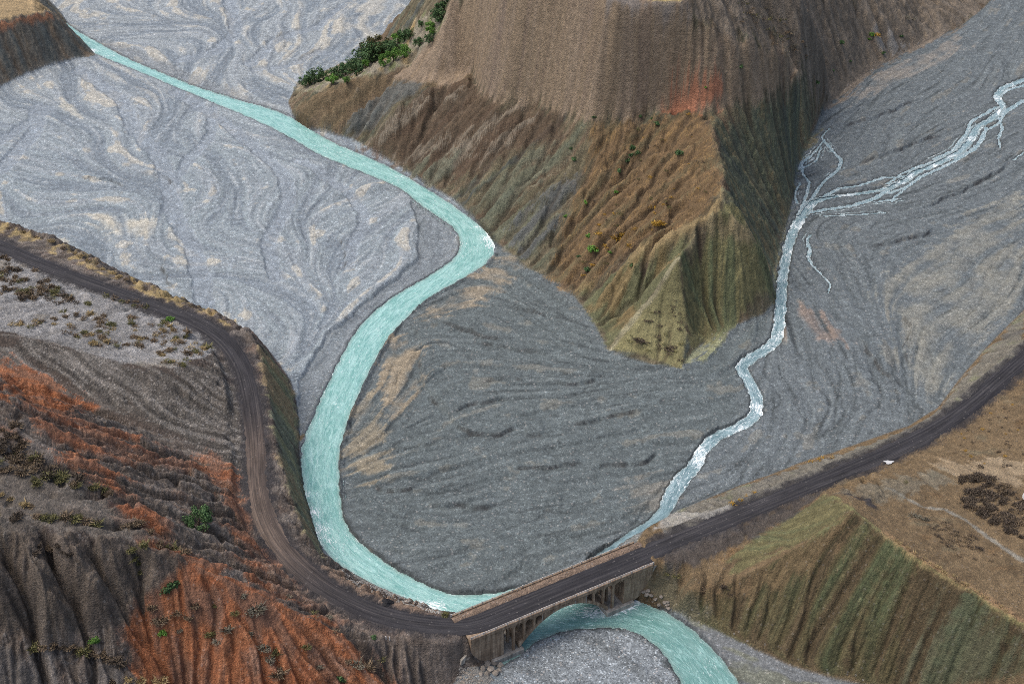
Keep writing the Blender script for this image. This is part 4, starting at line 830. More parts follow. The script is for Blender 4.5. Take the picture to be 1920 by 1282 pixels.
rap = blobs([(590, 960, 2.2, .75), (600, 990, 2.4, .7), (578, 925, 1.6, .6), (610, 1010, 2.4, .4), (640, 1020, 5, .25), (915, 445, 3, .9), (895, 425, 3, .6), (925, 460, 3, .8), (880, 470, 6, .25), (820, 1140, 2.4, .9), (800, 1132, 2, .6), (760, 1118, 2, .4), (1140, 1140, 2.0, 1.1), (1165, 1134, 2.5, 1.0), (1185, 1130, 2.2, .8), (1120, 1148, 3, .7), (1090, 1150, 3, .4), (1060, 1128, 2, .55), (1075, 1122, 2, .5), (1040, 1140, 2.5, .4), (175, 95, 3, .8), (205, 105, 4, .4), (600, 275, 5, .25), (640, 290, 6, .3), (460, 200, 6, .25), (400, 185, 6, .25), (820, 385, 5, .3), (750, 335, 5, .3), (660, 680, 6, .2), (700, 620, 5, .2), (620, 760, 5, .18), (1330, 1250, 3, .3)])
def riv_m(X, Y): return samp(RIV, X, Y)
river = water_obj('river', ctr, riv_m, lambda X, Y, a: np.full_like(X, WZ), M_river, .55, lambda X, Y, m, a: rap(X, Y) + .25 * sst(1.2, 0, m), lambda m: sst(-.3, 1.6, m), 'wide milky turquoise river winding across the gravel and under the bridge')
stream = water_obj('stream', stm, lambda X, Y: np.where(samp(RIV, X, Y) > -.1, -3, samp(STR, X, Y)), lambda X, Y, a: np.interp(a, arclen(stm), stm[:, 2]).astype(np.float32) + .03, M_stream, .42, lambda X, Y, m, a: .06 + .2 * sst(1.0, .2, m) + .5 * sst(0.0, .7, perlin(X / 7, Y / 7, 133)) - .75 * sst(286, 274, Y), lambda m: sst(-.2, .9, m), 'pale white water stream coming down from the right hand valley')
for L in stb:
    o = water_obj('stream_braid', L, lambda X, Y: np.where(samp(STR, X, Y) > .4, -3, samp(BRA, X, Y)), lambda X, Y, a: samp(BRZ2, X, Y), M_stream, .42, lambda X, Y, m, a: np.full_like(X, .22), lambda m: sst(-.3, .5, m), 'thin pale side channel braiding off the white stream')
# ------------------------------------------------------------------ mesh helpers
def mesh_obj(name, verts, faces, mat, parent=None, smooth=False):
    me = bpy.data.meshes.new(name); me.from_pydata([tuple(map(float, v)) for v in verts], [], faces); me.update()
    if smooth: me.polygons.foreach_set('use_smooth', np.ones(len(me.polygons), bool))
    if mat: me.materials.append(mat)
    o = bpy.data.objects.new(name, me); col.objects.link(o)
    if parent: o.parent = parent
    return o
def empty(name, loc, rz=0.0):
    o = bpy.data.objects.new(name, None); o.location = tuple(map(float, loc)); o.rotation_euler = (0, 0, rz); o.empty_display_size = .5; col.objects.link(o); return o
def prism(profile, w0, w1):
    """profile in (s, z), extruded across the bridge from w0 to w1"""
    n = len(profile); v = [(s, w0, z) for s, z in profile] + [(s, w1, z) for s, z in profile]
    f = [tuple(range(n)), tuple(range(2 * n - 1, n - 1, -1))] + [(i, i + n, (i + 1) % n + n, (i + 1) % n) for i in range(n)]
    return v, f
def bevel_obj(name, v, f, mat, parent, off=.05, seg=1):
    bm = bmesh.new(); vs = [bm.verts.new(p) for p in v]
    for q in f: bm.faces.new([vs[i] for i in q])
    bmesh.ops.recalc_face_normals(bm, faces=bm.faces)
    if off: bmesh.ops.bevel(bm, geom=[e for e in bm.edges if e.calc_face_angle(0) > .6], offset=off, segments=seg, affect='EDGES')
    me = bpy.data.meshes.new(name); bm.to_mesh(me); bm.free(); me.materials.append(mat)
    o = bpy.data.objects.new(name, me); col.objects.link(o); o.parent = parent; return o
def box_vf(s0, s1, w0, w1, z0, z1): return prism([(s0, z0), (s1, z0), (s1, z1), (s0, z1)], w0, w1)

# ------------------------------------------------------------------ haul road
def road_material():
    t = NT('coal_dusted_dirt'); fl = t.attr('Flow').outputs['Vector']; oc = t.obj(); br = t.attr('Brown').outputs['Fac']
    mp = t.n('Mapping'); mp.inputs['Scale'].default_value = (.022, 2.1, 1); t.l(fl, mp.inputs['Vector']); a = t.noise(1, 5, .65, mp.outputs[0], .25)
    mp2 = t.n('Mapping'); mp2.inputs['Scale'].default_value = (.12, .8, 1); t.l(fl, mp2.inputs['Vector']); b = t.noise(1, 4, .6, mp2.outputs[0], .4)
    c = t.ramp(a, [(.30, (.014, .013, .016)), (.46, (.026, .025, .028)), (.58, (.041, .039, .041)), (.74, (.072, .066, .063))])
    cb = t.ramp(a, [(.30, (.050, .038, .032)), (.5, (.095, .072, .058)), (.68, (.185, .135, .10))])
    c = t.mix(br, c, cb)
    c = t.mix(1.0, c, t.ramp(b, [(.3, .62), (.5, 1.0), (.72, 1.4)]), 'MULTIPLY')
    v = t.n('TexVoronoi'); v.inputs['Scale'].default_value = 3.2; t.l(oc, v.inputs['Vector']); sc = t.n('SeparateColor'); t.l(v.outputs['Color'], sc.inputs[0])
    c = t.mix(t.math('MULTIPLY', t.math('GREATER_THAN', sc.outputs[0], .99), .25), c, (.27, .25, .23))
    t.bump(t.math('ADD', a, t.math('MULTIPLY', t.noise(2.0, 4, .6, oc), .5)), .7, .22)
    return t.set(Base_Color=c, Roughness=.85, Specular_IOR_Level=.3)
M_road = road_material()
deckpts = np.array([bridge(s, 3.7, 10.0) for s in np.linspace(1.5, BLEN - 1.5, 20)])
full = smooth_line(np.vstack([road_l, deckpts, road_r]), 1.2, 14)
sl = arclen(full); tx = np.gradient(full[:, 0]); ty = np.gradient(full[:, 1]); nn = np.hypot(tx, ty); nx, ny = -ty / nn, tx / nn
for _ in range(6): nx[1:-1] = (nx[:-2] + nx[1:-1] + nx[2:]) / 3; ny[1:-1] = (ny[:-2] + ny[1:-1] + ny[2:]) / 3
T = np.linspace(-1, 1, 27)
keep = (full[:, 1] < 560)
Lr = full[keep]; slr = sl[keep]; nxr, nyr = nx[keep], ny[keep]
wL = ROADHW + .6 * perlin(slr / 11, slr * 0 + 3, 141) + .45 * perlin(slr / 2.4, slr * 0 + 5, 142)
rel = (Lr[:, :2] - BO[:2]); bs = rel @ BE; bw_ = rel @ BN; onb = sst(-3, 1, bs) * sst(BLEN + 3, BLEN - 1, bs) * (np.abs(bw_ - 4) < 6)
wL = lerp(wL, 3.05, onb)
RX = Lr[:, 0:1] + nxr[:, None] * wL[:, None] * T; RY = Lr[:, 1:2] + nyr[:, None] * wL[:, None] * T
tt = T[None, :] * wL[:, None]
rut = -.05 * np.exp(-((np.abs(tt) - 1.0) / .35) ** 2) + .05 * perlin(RX / 1.2, RY / 1.2, 143)
RZ = Lr[:, 2:3] + .20 - .42 * lerp(np.abs(T[None, :]) ** 4, 0 * T[None, :], onb[:, None] * .6) + rut
brown = np.interp(slr, [0, 1e-3], [0, 0]) * 0
for xx, yy, rr in ((486, 940, 26), (500, 1000, 18), (480, 860, 14)):
    p = hit(xx, yy); brown = np.maximum(brown, np.exp(-((Lr[:, 0] - p[0]) ** 2 + (Lr[:, 1] - p[1]) ** 2) / rr ** 2) * .8)
flow = np.stack([np.repeat(slr[:, None], len(T), 1), tt, 0 * tt], -1)
o = grid_obj('road', np.ones((RX.shape[0] - 1, RX.shape[1] - 1), bool), M_road, RX, RY, RZ, extra={'Flow': ('FLOAT_VECTOR', flow), 'Brown': ('FLOAT', np.repeat(brown[:, None], len(T), 1))})
tag(o, 'black coal dusted dirt haul road with wheel ruts crossing the bridge', 'road', kind='structure')

# ------------------------------------------------------------------ bridge
def concrete(name, c0, c1, c2):
    t = NT(name); oc = t.obj()
    mp = t.n('Mapping'); mp.inputs['Scale'].default_value = (1.1, 1.1, .10); t.l(oc, mp.inputs['Vector']); a = t.noise(1.3, 5, .65, mp.outputs[0])
    b = t.noise(.5, 5, .6, oc); c = t.ramp(a, [(.28, c0), (.5, c1), (.74, c2)])
    c = t.mix(1.0, c, t.ramp(b, [(.3, .66), (.5, 1.0), (.72, 1.28)]), 'MULTIPLY')
    # formwork board lines
    sx = t.n('SeparateXYZ'); t.l(oc, sx.inputs[0])
    ln = t.math('LESS_THAN', t.math('FRACT', t.math('MULTIPLY', sx.outputs[2], 1.1)), .10); ln2 = t.math('LESS_THAN', t.math('FRACT', t.math('MULTIPLY', sx.outputs[0], .8)), .06)
    c = t.mix(t.math('MULTIPLY', t.math('MAXIMUM', ln, ln2), .28), c, tuple(x * .5 for x in c0))
    t.bump(t.noise(3.0, 5, .6, oc), .5, .06)
    return t.set(Base_Color=c, Roughness=.9, Specular_IOR_Level=.25)
M_con = concrete('stained_concrete', (.135, .092, .060), (.27, .198, .135), (.41, .325, .235))
M_con2 = concrete('pale_concrete', (.20, .18, .15), (.31, .285, .245), (.42, .39, .34))
M_rail = concrete('rail_concrete', (.28, .26, .23), (.40, .375, .34), (.52, .49, .45))
br = empty('arch_bridge', (BO[0], BO[1], 0), math.atan2(BE[1], BE[0]))
tag(br, 'open spandrel concrete arch bridge carrying the coal road over the turquoise river', 'bridge')
ZD = 9.4
def part(name, vf, mat=None, off=.05, lab=None):
    o = bevel_obj(name, vf[0], vf[1], mat or M_con, br, off)
    if lab: o['label'] = lab
    return o
part('deck', box_vf(-.2, BLEN + .2, -.3, BW + .3, ZD, 9.98))
for w0 in (-.3, BW - .1): part('kerb', box_vf(-.2, BLEN + .2, w0, w0 + .42, 9.985, 10.28), M_con)
part('abutment', prism([(0, ZD - .002), (8.5, ZD - .002), (8.5, .2), (5.5, .3), (2.5, 1.4), (0, 2.6)], 0, BW))
part('abutment', prism([(BLEN - 8.2, ZD - .002), (BLEN, ZD - .002), (BLEN, 3.0), (BLEN - 2.5, 1.6), (BLEN - 5.5, .3), (BLEN - 8.2, .2)], 0, BW))
part('footing', box_vf(5.2, 13.6, -.8, BW + .8, -2.2, .9), M_con2, .12); part('footing', box_vf(BLEN - 13.2, BLEN - 5.4, -.8, BW + .8, -2.2, .9), M_con2, .12)
s_c, half, zs, rise = BLEN / 2, 12.3, .75, 7.35
def intr(s): return zs + rise * (1 - ((s - s_c) / half) ** 2)
def extr(s): return intr(s) + .75 + .55 * ((s - s_c) / half) ** 2
ss = np.linspace(s_c - half, s_c + half, 41)
part('arch_ring', prism([(s, intr(s)) for s in ss] + [(s, extr(s)) for s in ss[::-1]], .06, BW - .06), off=0)
cs = np.linspace(s_c - 6.0, s_c + 6.0, 21)
part('spandrel_fill', prism([(s, extr(s) - .05) for s in cs] + [(cs[-1], ZD - .001), (cs[0], ZD - .001)], .10, BW - .10), off=0)
openL = [(8.5, 10.9), (11.5, 13.7), (14.3, 16.4), (17.0, s_c - 6.0)]
for side in (0, 1):
    ops = openL if side == 0 else [(BLEN - b + .3 if i == 0 else BLEN - b, BLEN - a) for i, (a, b) in enumerate(openL)]
    ops = openL if side == 0 else [(2 * s_c - b, 2 * s_c - a) for a, b in openL]
    for i, (a, b) in enumerate(ops):
        m = .5 * (a + b); hwid = .5 * (b - a); arc = [(m + hwid * math.cos(t), 8.05 + .85 * math.sin(t)) for t in np.linspace(0, math.pi, 13)]
        part('spandrel_arch', prism([(a, ZD - .003), (a, 8.05)] + arc[::-1][1:-1] + [(b, 8.05), (b, ZD - .003)], .02, BW - .02), off=0)
    for i in range(3):
        lo, hi = (ops[i][1], ops[i + 1][0]) if side == 0 else (ops[i + 1][1], ops[i][0])
        m = .5 * (lo + hi); base = extr(m) - .35 if abs(m - s_c) < half else .88
        for w0 in (.0, 2.65, 5.35, BW - .6):
            part('column', box_vf(lo, hi, w0, w0 + .6, base, ZD - .004), off=.04)
for q in range(5):
    s = s_c - 6 + 3 * q
    for w0, w1 in ((-.02, .12), (BW - .12, BW + .02)): part('pilaster', box_vf(s - .16, s + .16, w0, w1, max(intr(s) + .1, 0), ZD - .006), M_con2, .03)
npost = 17
for q in range(npost):
    s = .15 + (BLEN - .3) * q / (npost - 1)
    part('rail_post', box_vf(s - .11, s + .11, -.24, -.04, 10.281, 11.02), M_rail, .02)
    part('bracket', prism([(s - .12, 9.39), (s + .12, 9.39), (s + .12, 8.75), (s - .12, 8.75)], -.24, .0), M_con, .02)
for z0 in (10.93, 10.55): part('rail', box_vf(-.2, BLEN + .2, -.21, -.07, z0, z0 + .12), M_rail, .03)
for q in range(19):
    s = -.5 + (BLEN - .9) * q / 18
    part('rail_post', box_vf(s - .13, s + .13, BW - .04, BW + .2, 9.6, 10.85), M_rail, .03)
part('rail', box_vf(-.7, BLEN - 1.2, BW + .02, BW + .14, 10.62, 10.75), M_rail, .03)
# wing walls
wv = [(BLEN + .02, .1, 9.3), (BLEN + 6.0, -.3, 8.6), (BLEN + 5.6, -.3, 7.6), (BLEN + .02, .1, 3.6)]
part('wing_wall', (wv + [(s, w + .7, z) for s, w, z in wv], [(0, 1, 2, 3), (7, 6, 5, 4), (0, 4, 5, 1), (1, 5, 6, 2), (2, 6, 7, 3), (3, 7, 4, 0)]), M_con2, .04, 'rough masonry wing wall')
wv = [(-.02, .1, 6.4), (-2.6, -.2, 4.9), (-2.8, -.2, 3.4), (-.02, .1, 3.6)]
part('wing_wall', (wv + [(s, w + .6, z) for s, w, z in wv], [(0, 1, 2, 3), (7, 6, 5, 4), (0, 4, 5, 1), (1, 5, 6, 2), (2, 6, 7, 3), (3, 7, 4, 0)]), M_con2, .04)
# earth heaped along the deck edges: part of the roadway on the bridge
def berm(name, wa, wb, hgt, seed, lab, s0=-.9, s1=BLEN + 1.5):
    ss = np.arange(s0, s1, .4); ww = np.linspace(0, 1, 13); SS, WW = np.meshgrid(ss, ww, indexing='ij')
    zz = 9.99 + hgt * np.sin(np.pi * WW) ** .8 * (1 + .5 * perlin(SS / 2.2, WW * 2, seed)) + .10 * perlin(SS / .6, WW * 6, seed + 1) * np.sin(np.pi * WW) - .06 * (1 - np.sin(np.pi * WW))
    w = wa + (wb - wa) * WW + .25 * perlin(SS / 2.6, WW, seed + 2) * np.sin(np.pi * WW)
    XY = BO[:2] + SS[..., None] * BE + w[..., None] * BN
    cc = np.zeros(SS.shape + (3,)) + np.array((.20, .145, .105)); cc *= (1 + .25 * perlin(SS / 1.1, WW * 3, seed + 3))[..., None]
    o = grid_obj(name, np.ones((SS.shape[0] - 1, SS.shape[1] - 1), bool), M_earth, XY[..., 0], XY[..., 1], zz, cc, np.full(SS.shape, .8)); tag(o, lab, 'dirt', kind='structure')
berm('dirt_berm', 6.2, 8.5, .42, 150, 'brown earth and stones heaped along the upstream side of the deck')
berm('dirt_verge', .12, .9, .12, 160, 'thin strip of dark dirt along the downstream kerb of the deck', .1, BLEN - .1)
# ------------------------------------------------------------------ plants
def leaf_mat(name, c0, c1, c2):
    t = NT(name); oc = t.obj(); oi = t.n('ObjectInfo').outputs['Random']
    g = t.n('NewGeometry').outputs['Random Per Island']
    c = t.ramp(g, [(0, c0), (.5, c1), (1, c2)]); c = t.mix(1.0, c, t.ramp(oi, [(0, .78), (1, 1.22)]), 'MULTIPLY')
    return t.set(Base_Color=c, Roughness=.75, Specular_IOR_Level=.25)
LM_ = {
 'dry': leaf_mat('dry_brown_twigs', (.075, .055, .038), (.15, .11, .07), (.24, .18, .11)),
 'dark': leaf_mat('dark_brown_twigs', (.035, .028, .022), (.075, .058, .042), (.13, .10, .07)),
 'olive': leaf_mat('olive_leaves', (.06, .062, .025), (.12, .115, .045), (.20, .18, .075)),
 'straw': leaf_mat('straw_grass', (.18, .13, .06), (.28, .21, .10), (.40, .31, .16)),
 'gold': leaf_mat('golden_leaves', (.22, .12, .018), (.38, .22, .03), (.50, .32, .06)),
 'green': leaf_mat('bright_leaves', (.045, .105, .018), (.095, .21, .034), (.16, .30, .055)),
 'deep': leaf_mat('deep_green_leaves', (.026, .060, .024), (.062, .118, .045), (.115, .19, .07)),
 'grey': leaf_mat('grey_green_leaves', (.085, .075, .055), (.16, .145, .105), (.24, .22, .165)),
}
M_bark = NT('bark').set(Base_Color=(.09, .065, .045), Roughness=.9)
def leaf_cloud(n, rad, size, seed, squash=.7, clumps=9, base=.12):
    """leaf-sized faces gathered in uneven clumps through the crown's volume"""
    g = np.random.default_rng(seed); v, f = [], []
    cc = []
    for i in range(clumps):
        d = g.normal(size=3); d /= np.linalg.norm(d); d[2] = abs(d[2]) * squash + base; r = g.uniform(.35, .85); cc.append((d * r * rad, g.uniform(.28, .52) * rad))
    for i in range(n):
        c, r = cc[g.integers(clumps)]; d = g.normal(size=3); d /= np.linalg.norm(d); p = c + d * r * g.uniform(.55, 1.05) ** .6
        if p[2] < .02: p[2] = g.uniform(.02, .25) * rad
        a = g.normal(size=3); a /= np.linalg.norm(a); b = np.cross(a, d + .3 * g.normal(size=3)); b /= np.linalg.norm(b) + 1e-6
        s = size * g.uniform(.6, 1.3); k = len(v); v += [p - a * s, p + b * s * .55, p + a * s, p - b * s * .55]; f.append((k, k + 1, k + 2, k + 3))
    return v, f
def twig_cloud(n, rad, seed, squash=.6, wid=.05):
    """low twiggy bush: blades fanning up and out from the root"""
    g = np.random.default_rng(seed); v, f = [], []
    for i in range(n):
        az = g.uniform(0, 2 * math.pi); el = g.uniform(.15, 1.45); L = rad * g.uniform(.55, 1.1); r0 = rad * g.uniform(0, .45)
        b = np.array([math.cos(az) * r0, math.sin(az) * r0, 0]); d = np.array([math.cos(az) * math.cos(el), math.sin(az) * math.cos(el), math.sin(el) * squash * 1.3]) + .25 * g.normal(size=3)
        d[2] = max(d[2], .08); t = b + d * L * (.75 if el > 1 else .9); s = np.cross(d, g.normal(size=3)); s /= np.linalg.norm(s) + 1e-6; w = rad * wid * g.uniform(.6, 1.6)
        m = (b + t) * .5 + .06 * rad * g.normal(size=3); k = len(v); v += [b + .4 * (m - b) - s * w * .4, m - s * w, t, m + s * w]; f.append((k, k + 1, k + 2, k + 3))
    return v, f
def mesh_of(name, vf, mat):
    me = bpy.data.meshes.new(name); me.from_pydata([tuple(map(float, q)) for q in vf[0]], [], vf[1]); me.update(); me.materials.append(mat); return me
SHRUB = {}
for kname, mat in LM_.items():
    for j in range(3):
        if kname in ('green', 'deep'): vf = leaf_cloud(420, .5, .085, 300 + j, .75, 8)
        else:
            a = twig_cloud(150, .5, 310 + j); b = leaf_cloud(170, .46, .06, 320 + j, .55, 7, .05); o_ = len(a[0]); vf = (a[0] + b[0], a[1] + [tuple(i + o_ for i in q) for q in b[1]])
        SHRUB[kname, j] = mesh_of('shrub_' + kname, vf, mat)
prng = random.Random(11)
PEND = []
def shrub(name, pos, w, kind, label, cat, group, h=1.0):
    if kind in ('green', 'deep'): name = 'bush'
    spec = (name, tuple(map(float, pos)), w, kind, label, cat, group, h)
    if name == 'shrub': PEND.append(spec)
    else: make_shrub(*spec)
def make_shrub(name, pos, w, kind, label, cat, group, h):
    o = bpy.data.objects.new(name, SHRUB[kind, prng.randrange(3)]); col.objects.link(o)
    o.location = (float(pos[0]), float(pos[1]), float(pos[2]) - .04 * w); o.rotation_euler = (0, 0, prng.uniform(0, 6.28)); o.scale = (w * prng.uniform(.85, 1.2), w * prng.uniform(.85, 1.2), w * h)
    return tag(o, label, cat, group)
def mpp(p):  # metres per photograph pixel at a place
    return (p[1] * CP + (CAM_H - p[2]) * SP) / FPX
def plant_at(name, x, y, wpx, kind, label, cat, group, h=1.0):
    p = hit(x, y); return shrub(name, p, wpx * mpp(p), kind, label, cat, group, h)
def in_px(poly, x, y):
    c = False; n = len(poly)
    for i in range(n):
        x1, y1 = poly[i]; x2, y2 = poly[(i + 1) % n]
        if (y1 > y) != (y2 > y) and x < (x2 - x1) * (y - y1) / (y2 - y1) + x1: c = not c
    return c
def scatter(name, n, poly, wr, kinds, label_fn, cat, group, clump=0.0, seed=0, h=1.0, mind=0):
    g = random.Random(seed); xs = [q[0] for q in poly]; ys = [q[1] for q in poly]; done = []; tries = 0
    while len(done) < n and tries < n * 60:
        tries += 1; x = g.uniform(min(xs), max(xs)); y = g.uniform(min(ys), max(ys))
        if not in_px(poly, x, y): continue
        if clump and float(perlin(np.array([x / 42.0]), np.array([y / 24.0]), seed + 5)[0]) < g.uniform(-.5, .5) * (1 - clump) + clump * .05: continue
        if any((x - a) ** 2 + (2 * (y - b)) ** 2 < mind ** 2 for a, b in done): continue
        p = hit(x, y)
        if samp(RD, p[0:1], p[1:2])[0] < ROADHW + .8: continue
        k = g.choice(kinds); done.append((x, y)); w = g.uniform(*wr) * g.choice((.75, 1, 1, 1.3)) * mpp(p)
        shrub(name, p, w, k, label_fn(k), cat, group(k) if callable(group) else group, h)
word = {'dry': 'dry brown', 'dark': 'dark brown', 'olive': 'olive green', 'straw': 'straw coloured', 'gold': 'golden yellow', 'green': 'bright green', 'deep': 'deep green', 'grey': 'grey green'}
# left terrace
scatter('shrub', 105, [(90, 585), (140, 585), (300, 600), (395, 640), (400, 655), (380, 680), (330, 688), (240, 672), (150, 640), (80, 615), (10, 618), (20, 605), (80, 600)], (11, 19), ['dry', 'dry', 'olive', 'straw'], lambda k: f'small {word[k]} bush on the pale gravel terrace below the road bend', 'bush', lambda k: f'{word[k]} bushes on the gravel terrace', .25, 21, .75, 7)
scatter('shrub', 62, [(0, 480), (30, 480), (70, 505), (100, 535), (140, 560), (190, 570), (270, 575), (220, 572), (120, 570), (60, 565), (0, 555)], (12, 20), ['dry', 'dark', 'olive', 'dry'], lambda k: f'low {word[k]} bush on the slope just above the coal road', 'bush', lambda k: f'{word[k]} bushes above the coal road', .2, 22, .8, 8)
for x, y in ((200, 556), (214, 560), (228, 566), (240, 566), (250, 574), (262, 576), (275, 576), (318, 598), (255, 566)):
    plant_at('shrub', x, y, prng.uniform(11, 18), prng.choice(['dry', 'olive']) if x != 318 else 'green', 'row of tangled bush at the inner edge of the coal road' if x != 318 else 'single fresh green bush at the inner edge of the coal road', 'bush', 'bushes at the inner road edge' if x != 318 else None, .7)
for i, (x, y) in enumerate([(18, 428), (45, 436), (70, 446), (96, 452), (118, 466), (140, 476), (150, 480), (165, 488), (180, 494), (192, 506), (210, 514), (222, 520), (236, 524), (252, 532)]):
    plant_at('grass_clump', x, y, prng.uniform(13, 22), 'straw' if i % 4 else 'dry', 'straw coloured grass clump on the outer lip of the coal road', 'grass clump', 'grass clumps on the road lip', .6)
# gullied hillside
for x, y, w, k in [(320, 1103, 36, 'deep'), (700, 1196, 14, 'deep'), (480, 1144, 34, 'grey'), (835, 1153, 20, 'olive'), (70, 908, 26, 'olive'), (270, 1022, 24, 'olive'), (178, 1203, 24, 'green'), (305, 1186, 18, 'green'), (640, 1276, 30, 'deep')]:
    nm = {'deep': 'round deep green bush on the gullied hillside', 'grey': 'grey green bush on the crest of the orange ridge', 'olive': 'yellowish olive bush on the slope near the road bend', 'green': 'fresh green bush by the dark gully'}[k]
    plant_at('shrub', x, y, w, k, nm, 'bush', 'scattered green bushes on the hillside', .85)
for x, y, w in [(300, 1162, 34), (285, 1140, 26), (330, 1150, 24), (352, 1158, 26), (365, 1136, 24), (400, 1136, 16), (440, 1150, 18), (425, 1180, 26), (392, 1190, 24), (408, 1204, 20), (336, 1182, 16), (468, 1186, 18), (496, 1216, 28), (505, 1236, 26), (522, 1262, 34), (520, 1222, 24), (455, 1118, 18), (575, 1214, 22), (590, 1150, 14), (616, 1158, 18), (630, 1184, 14), (670, 1246, 30), (690, 1252, 28), (655, 1240, 18), (715, 1238, 14), (540, 1120, 14), (600, 1250, 16)]:
    plant_at('shrub', x, y, w, prng.choice(['grey', 'dry', 'grey', 'olive']), 'scraggly pale twiggy shrub rooted on the bare orange slope', 'bush', 'twiggy shrubs on the orange slope', .8)
scatter('shrub', 34, [(0, 790), (40, 800), (70, 860), (100, 880), (130, 880), (150, 900), (110, 910), (50, 900), (0, 880)], (18, 34), ['dry', 'dark', 'olive', 'dry'], lambda k: f'thick {word[k]} shrub in the thicket beneath the orange crest', 'bush', lambda k: f'{word[k]} shrubs of the crest thicket', 0, 23, .8, 9)
def hedge(pts, n, wr, kinds, lab, grp, seed, jit=6):
    g = random.Random(seed)
    for i in range(n):
        t = (i + g.uniform(-.3, .3)) / max(1, n - 1) * (len(pts) - 1); t = min(max(t, 0), len(pts) - 1.001); k = int(t); q = t - k
        x = pts[k][0] * (1 - q) + pts[k + 1][0] * q + g.uniform(-jit, jit); y = pts[k][1] * (1 - q) + pts[k + 1][1] * q + g.uniform(-jit, jit) * .6
        plant_at('shrub', x, y, g.uniform(*wr), g.choice(kinds), lab, 'bush', grp, .75)
hedge([(0, 968), (50, 972), (100, 972), (140, 970), (170, 980), (185, 985)], 13, (20, 32), ['olive', 'dry', 'dark'], 'dense shrub in the row along the ledge above the fluted grey scarp', 'shrubs along the scarp ledge', 31)
hedge([(140, 910), (175, 914), (215, 928)], 7, (18, 26), ['olive', 'dry', 'dark'], 'dark tufted shrub on the little knoll beside the orange hollow', 'shrubs on the little knoll', 32)
hedge([(235, 985), (262, 980), (300, 1022), (330, 1030), (352, 1040)], 10, (18, 30), ['olive', 'dry', 'dry'], 'dense shrub on the ridge end above the orange face', 'shrubs on the ridge end', 33)
hedge([(60, 1212), (110, 1216), (160, 1222), (205, 1232), (228, 1246)], 13, (20, 34), ['dry', 'dry', 'dark', 'olive'], 'brown shrub lining the ledge below the fluted grey scarp', 'shrubs on the lower ledge', 34)
hedge([(60, 1035), (85, 1022), (110, 1030), (135, 1042)], 6, (16, 24), ['dry', 'dark'], 'brown shrub clinging to the top of the fluted scarp', 'shrubs on top of the fluted scarp', 35)
hedge([(240, 1030), (262, 1052), (266, 1070)], 4, (18, 24), ['dark', 'olive'], 'dark shrub hanging in the notch of the scarp', 'shrubs in the scarp notch', 36)
hedge([(215, 1278), (250, 1274), (280, 1278), (310, 1276)], 5, (20, 30), ['dry', 'straw'], 'pale dry shrub at the mouth of the dark gully', 'shrubs at the gully mouth', 37)
hedge([(0, 925), (30, 945), (60, 950)], 4, (16, 22), ['dry', 'straw'], 'pale dry shrub on the stony step under the thicket', 'shrubs on the stony step', 38)
# mesa spur
for x, y, w, k in [(1114, 224, 11, 'deep'), (1231, 233, 13, 'deep'), (1200, 220, 8, 'deep'), (1222, 223, 7, 'deep'), (1186, 278, 14, 'deep'), (1185, 292, 15, 'deep'), (1196, 288, 13, 'deep'), (1178, 304, 13, 'deep'), (1161, 322, 13, 'deep'), (1273, 287, 16, 'deep'), (1075, 300, 11, 'deep'), (1071, 279, 9, 'deep'), (1098, 380, 11, 'green'), (1103, 445, 16, 'green'), (1112, 470, 22, 'green'), (1155, 362, 9, 'green'), (1060, 408, 10, 'green'), (1143, 476, 9, 'green'), (1185, 498, 12, 'deep'), (1102, 508, 16, 'deep'), (1095, 492, 10, 'olive'), (1085, 482, 9, 'deep')]:
    plant_at('shrub', x, y, w, k, {'deep': 'small deep green bush on the slope below the tan cliff', 'green': 'vivid green bush low on the brown spur slope', 'olive': 'olive bush near the foot of the brown spur slope'}[k], 'bush', f'{word[k]} bushes on the mesa slope', .9)
for x, y, w in [(1160, 450, 28), (1168, 442, 20), (1230, 421, 20), (1240, 419, 16), (1224, 391, 14), (1122, 440, 13), (1135, 462, 11), (1180, 462, 12), (1110, 498, 10), (1093, 516, 9), (1190, 430, 12), (1290, 215, 9)]:
    plant_at('shrub', x, y, w, 'gold', 'golden yellow bush on the brown spur slope', 'bush', 'golden bushes on the spur', .85)
scatter('shrub', 60, [(1110, 250), (1320, 225), (1345, 330), (1320, 385), (1220, 460), (1100, 520), (1070, 480), (1110, 380)], (4, 9), ['gold', 'olive', 'dry', 'dark'], lambda k: f'tiny {word[k]} tuft dotting the brown spur slope', 'tuft', lambda k: f'{word[k]} tufts on the spur', 0, 24, .8, 6)
scatter('shrub', 26, [(1262, 560), (1278, 560), (1280, 680), (1170, 655), (1200, 600)], (6, 12), ['dark', 'dark', 'olive'], lambda k: f'low {word[k]} cushion bush on the pale green pyramid face', 'bush', lambda k: f'{word[k]} cushions on the pyramid face', 0, 25, .6, 8)
for x, y, w in [(1203, 638, 30), (1255, 652, 26), (1235, 612, 14), (1232, 585, 12)]: plant_at('shrub', x, y, w, 'dark', 'broad dark matted bush on the pale green pyramid face', 'bush', 'matted bushes on the pyramid face', .5)
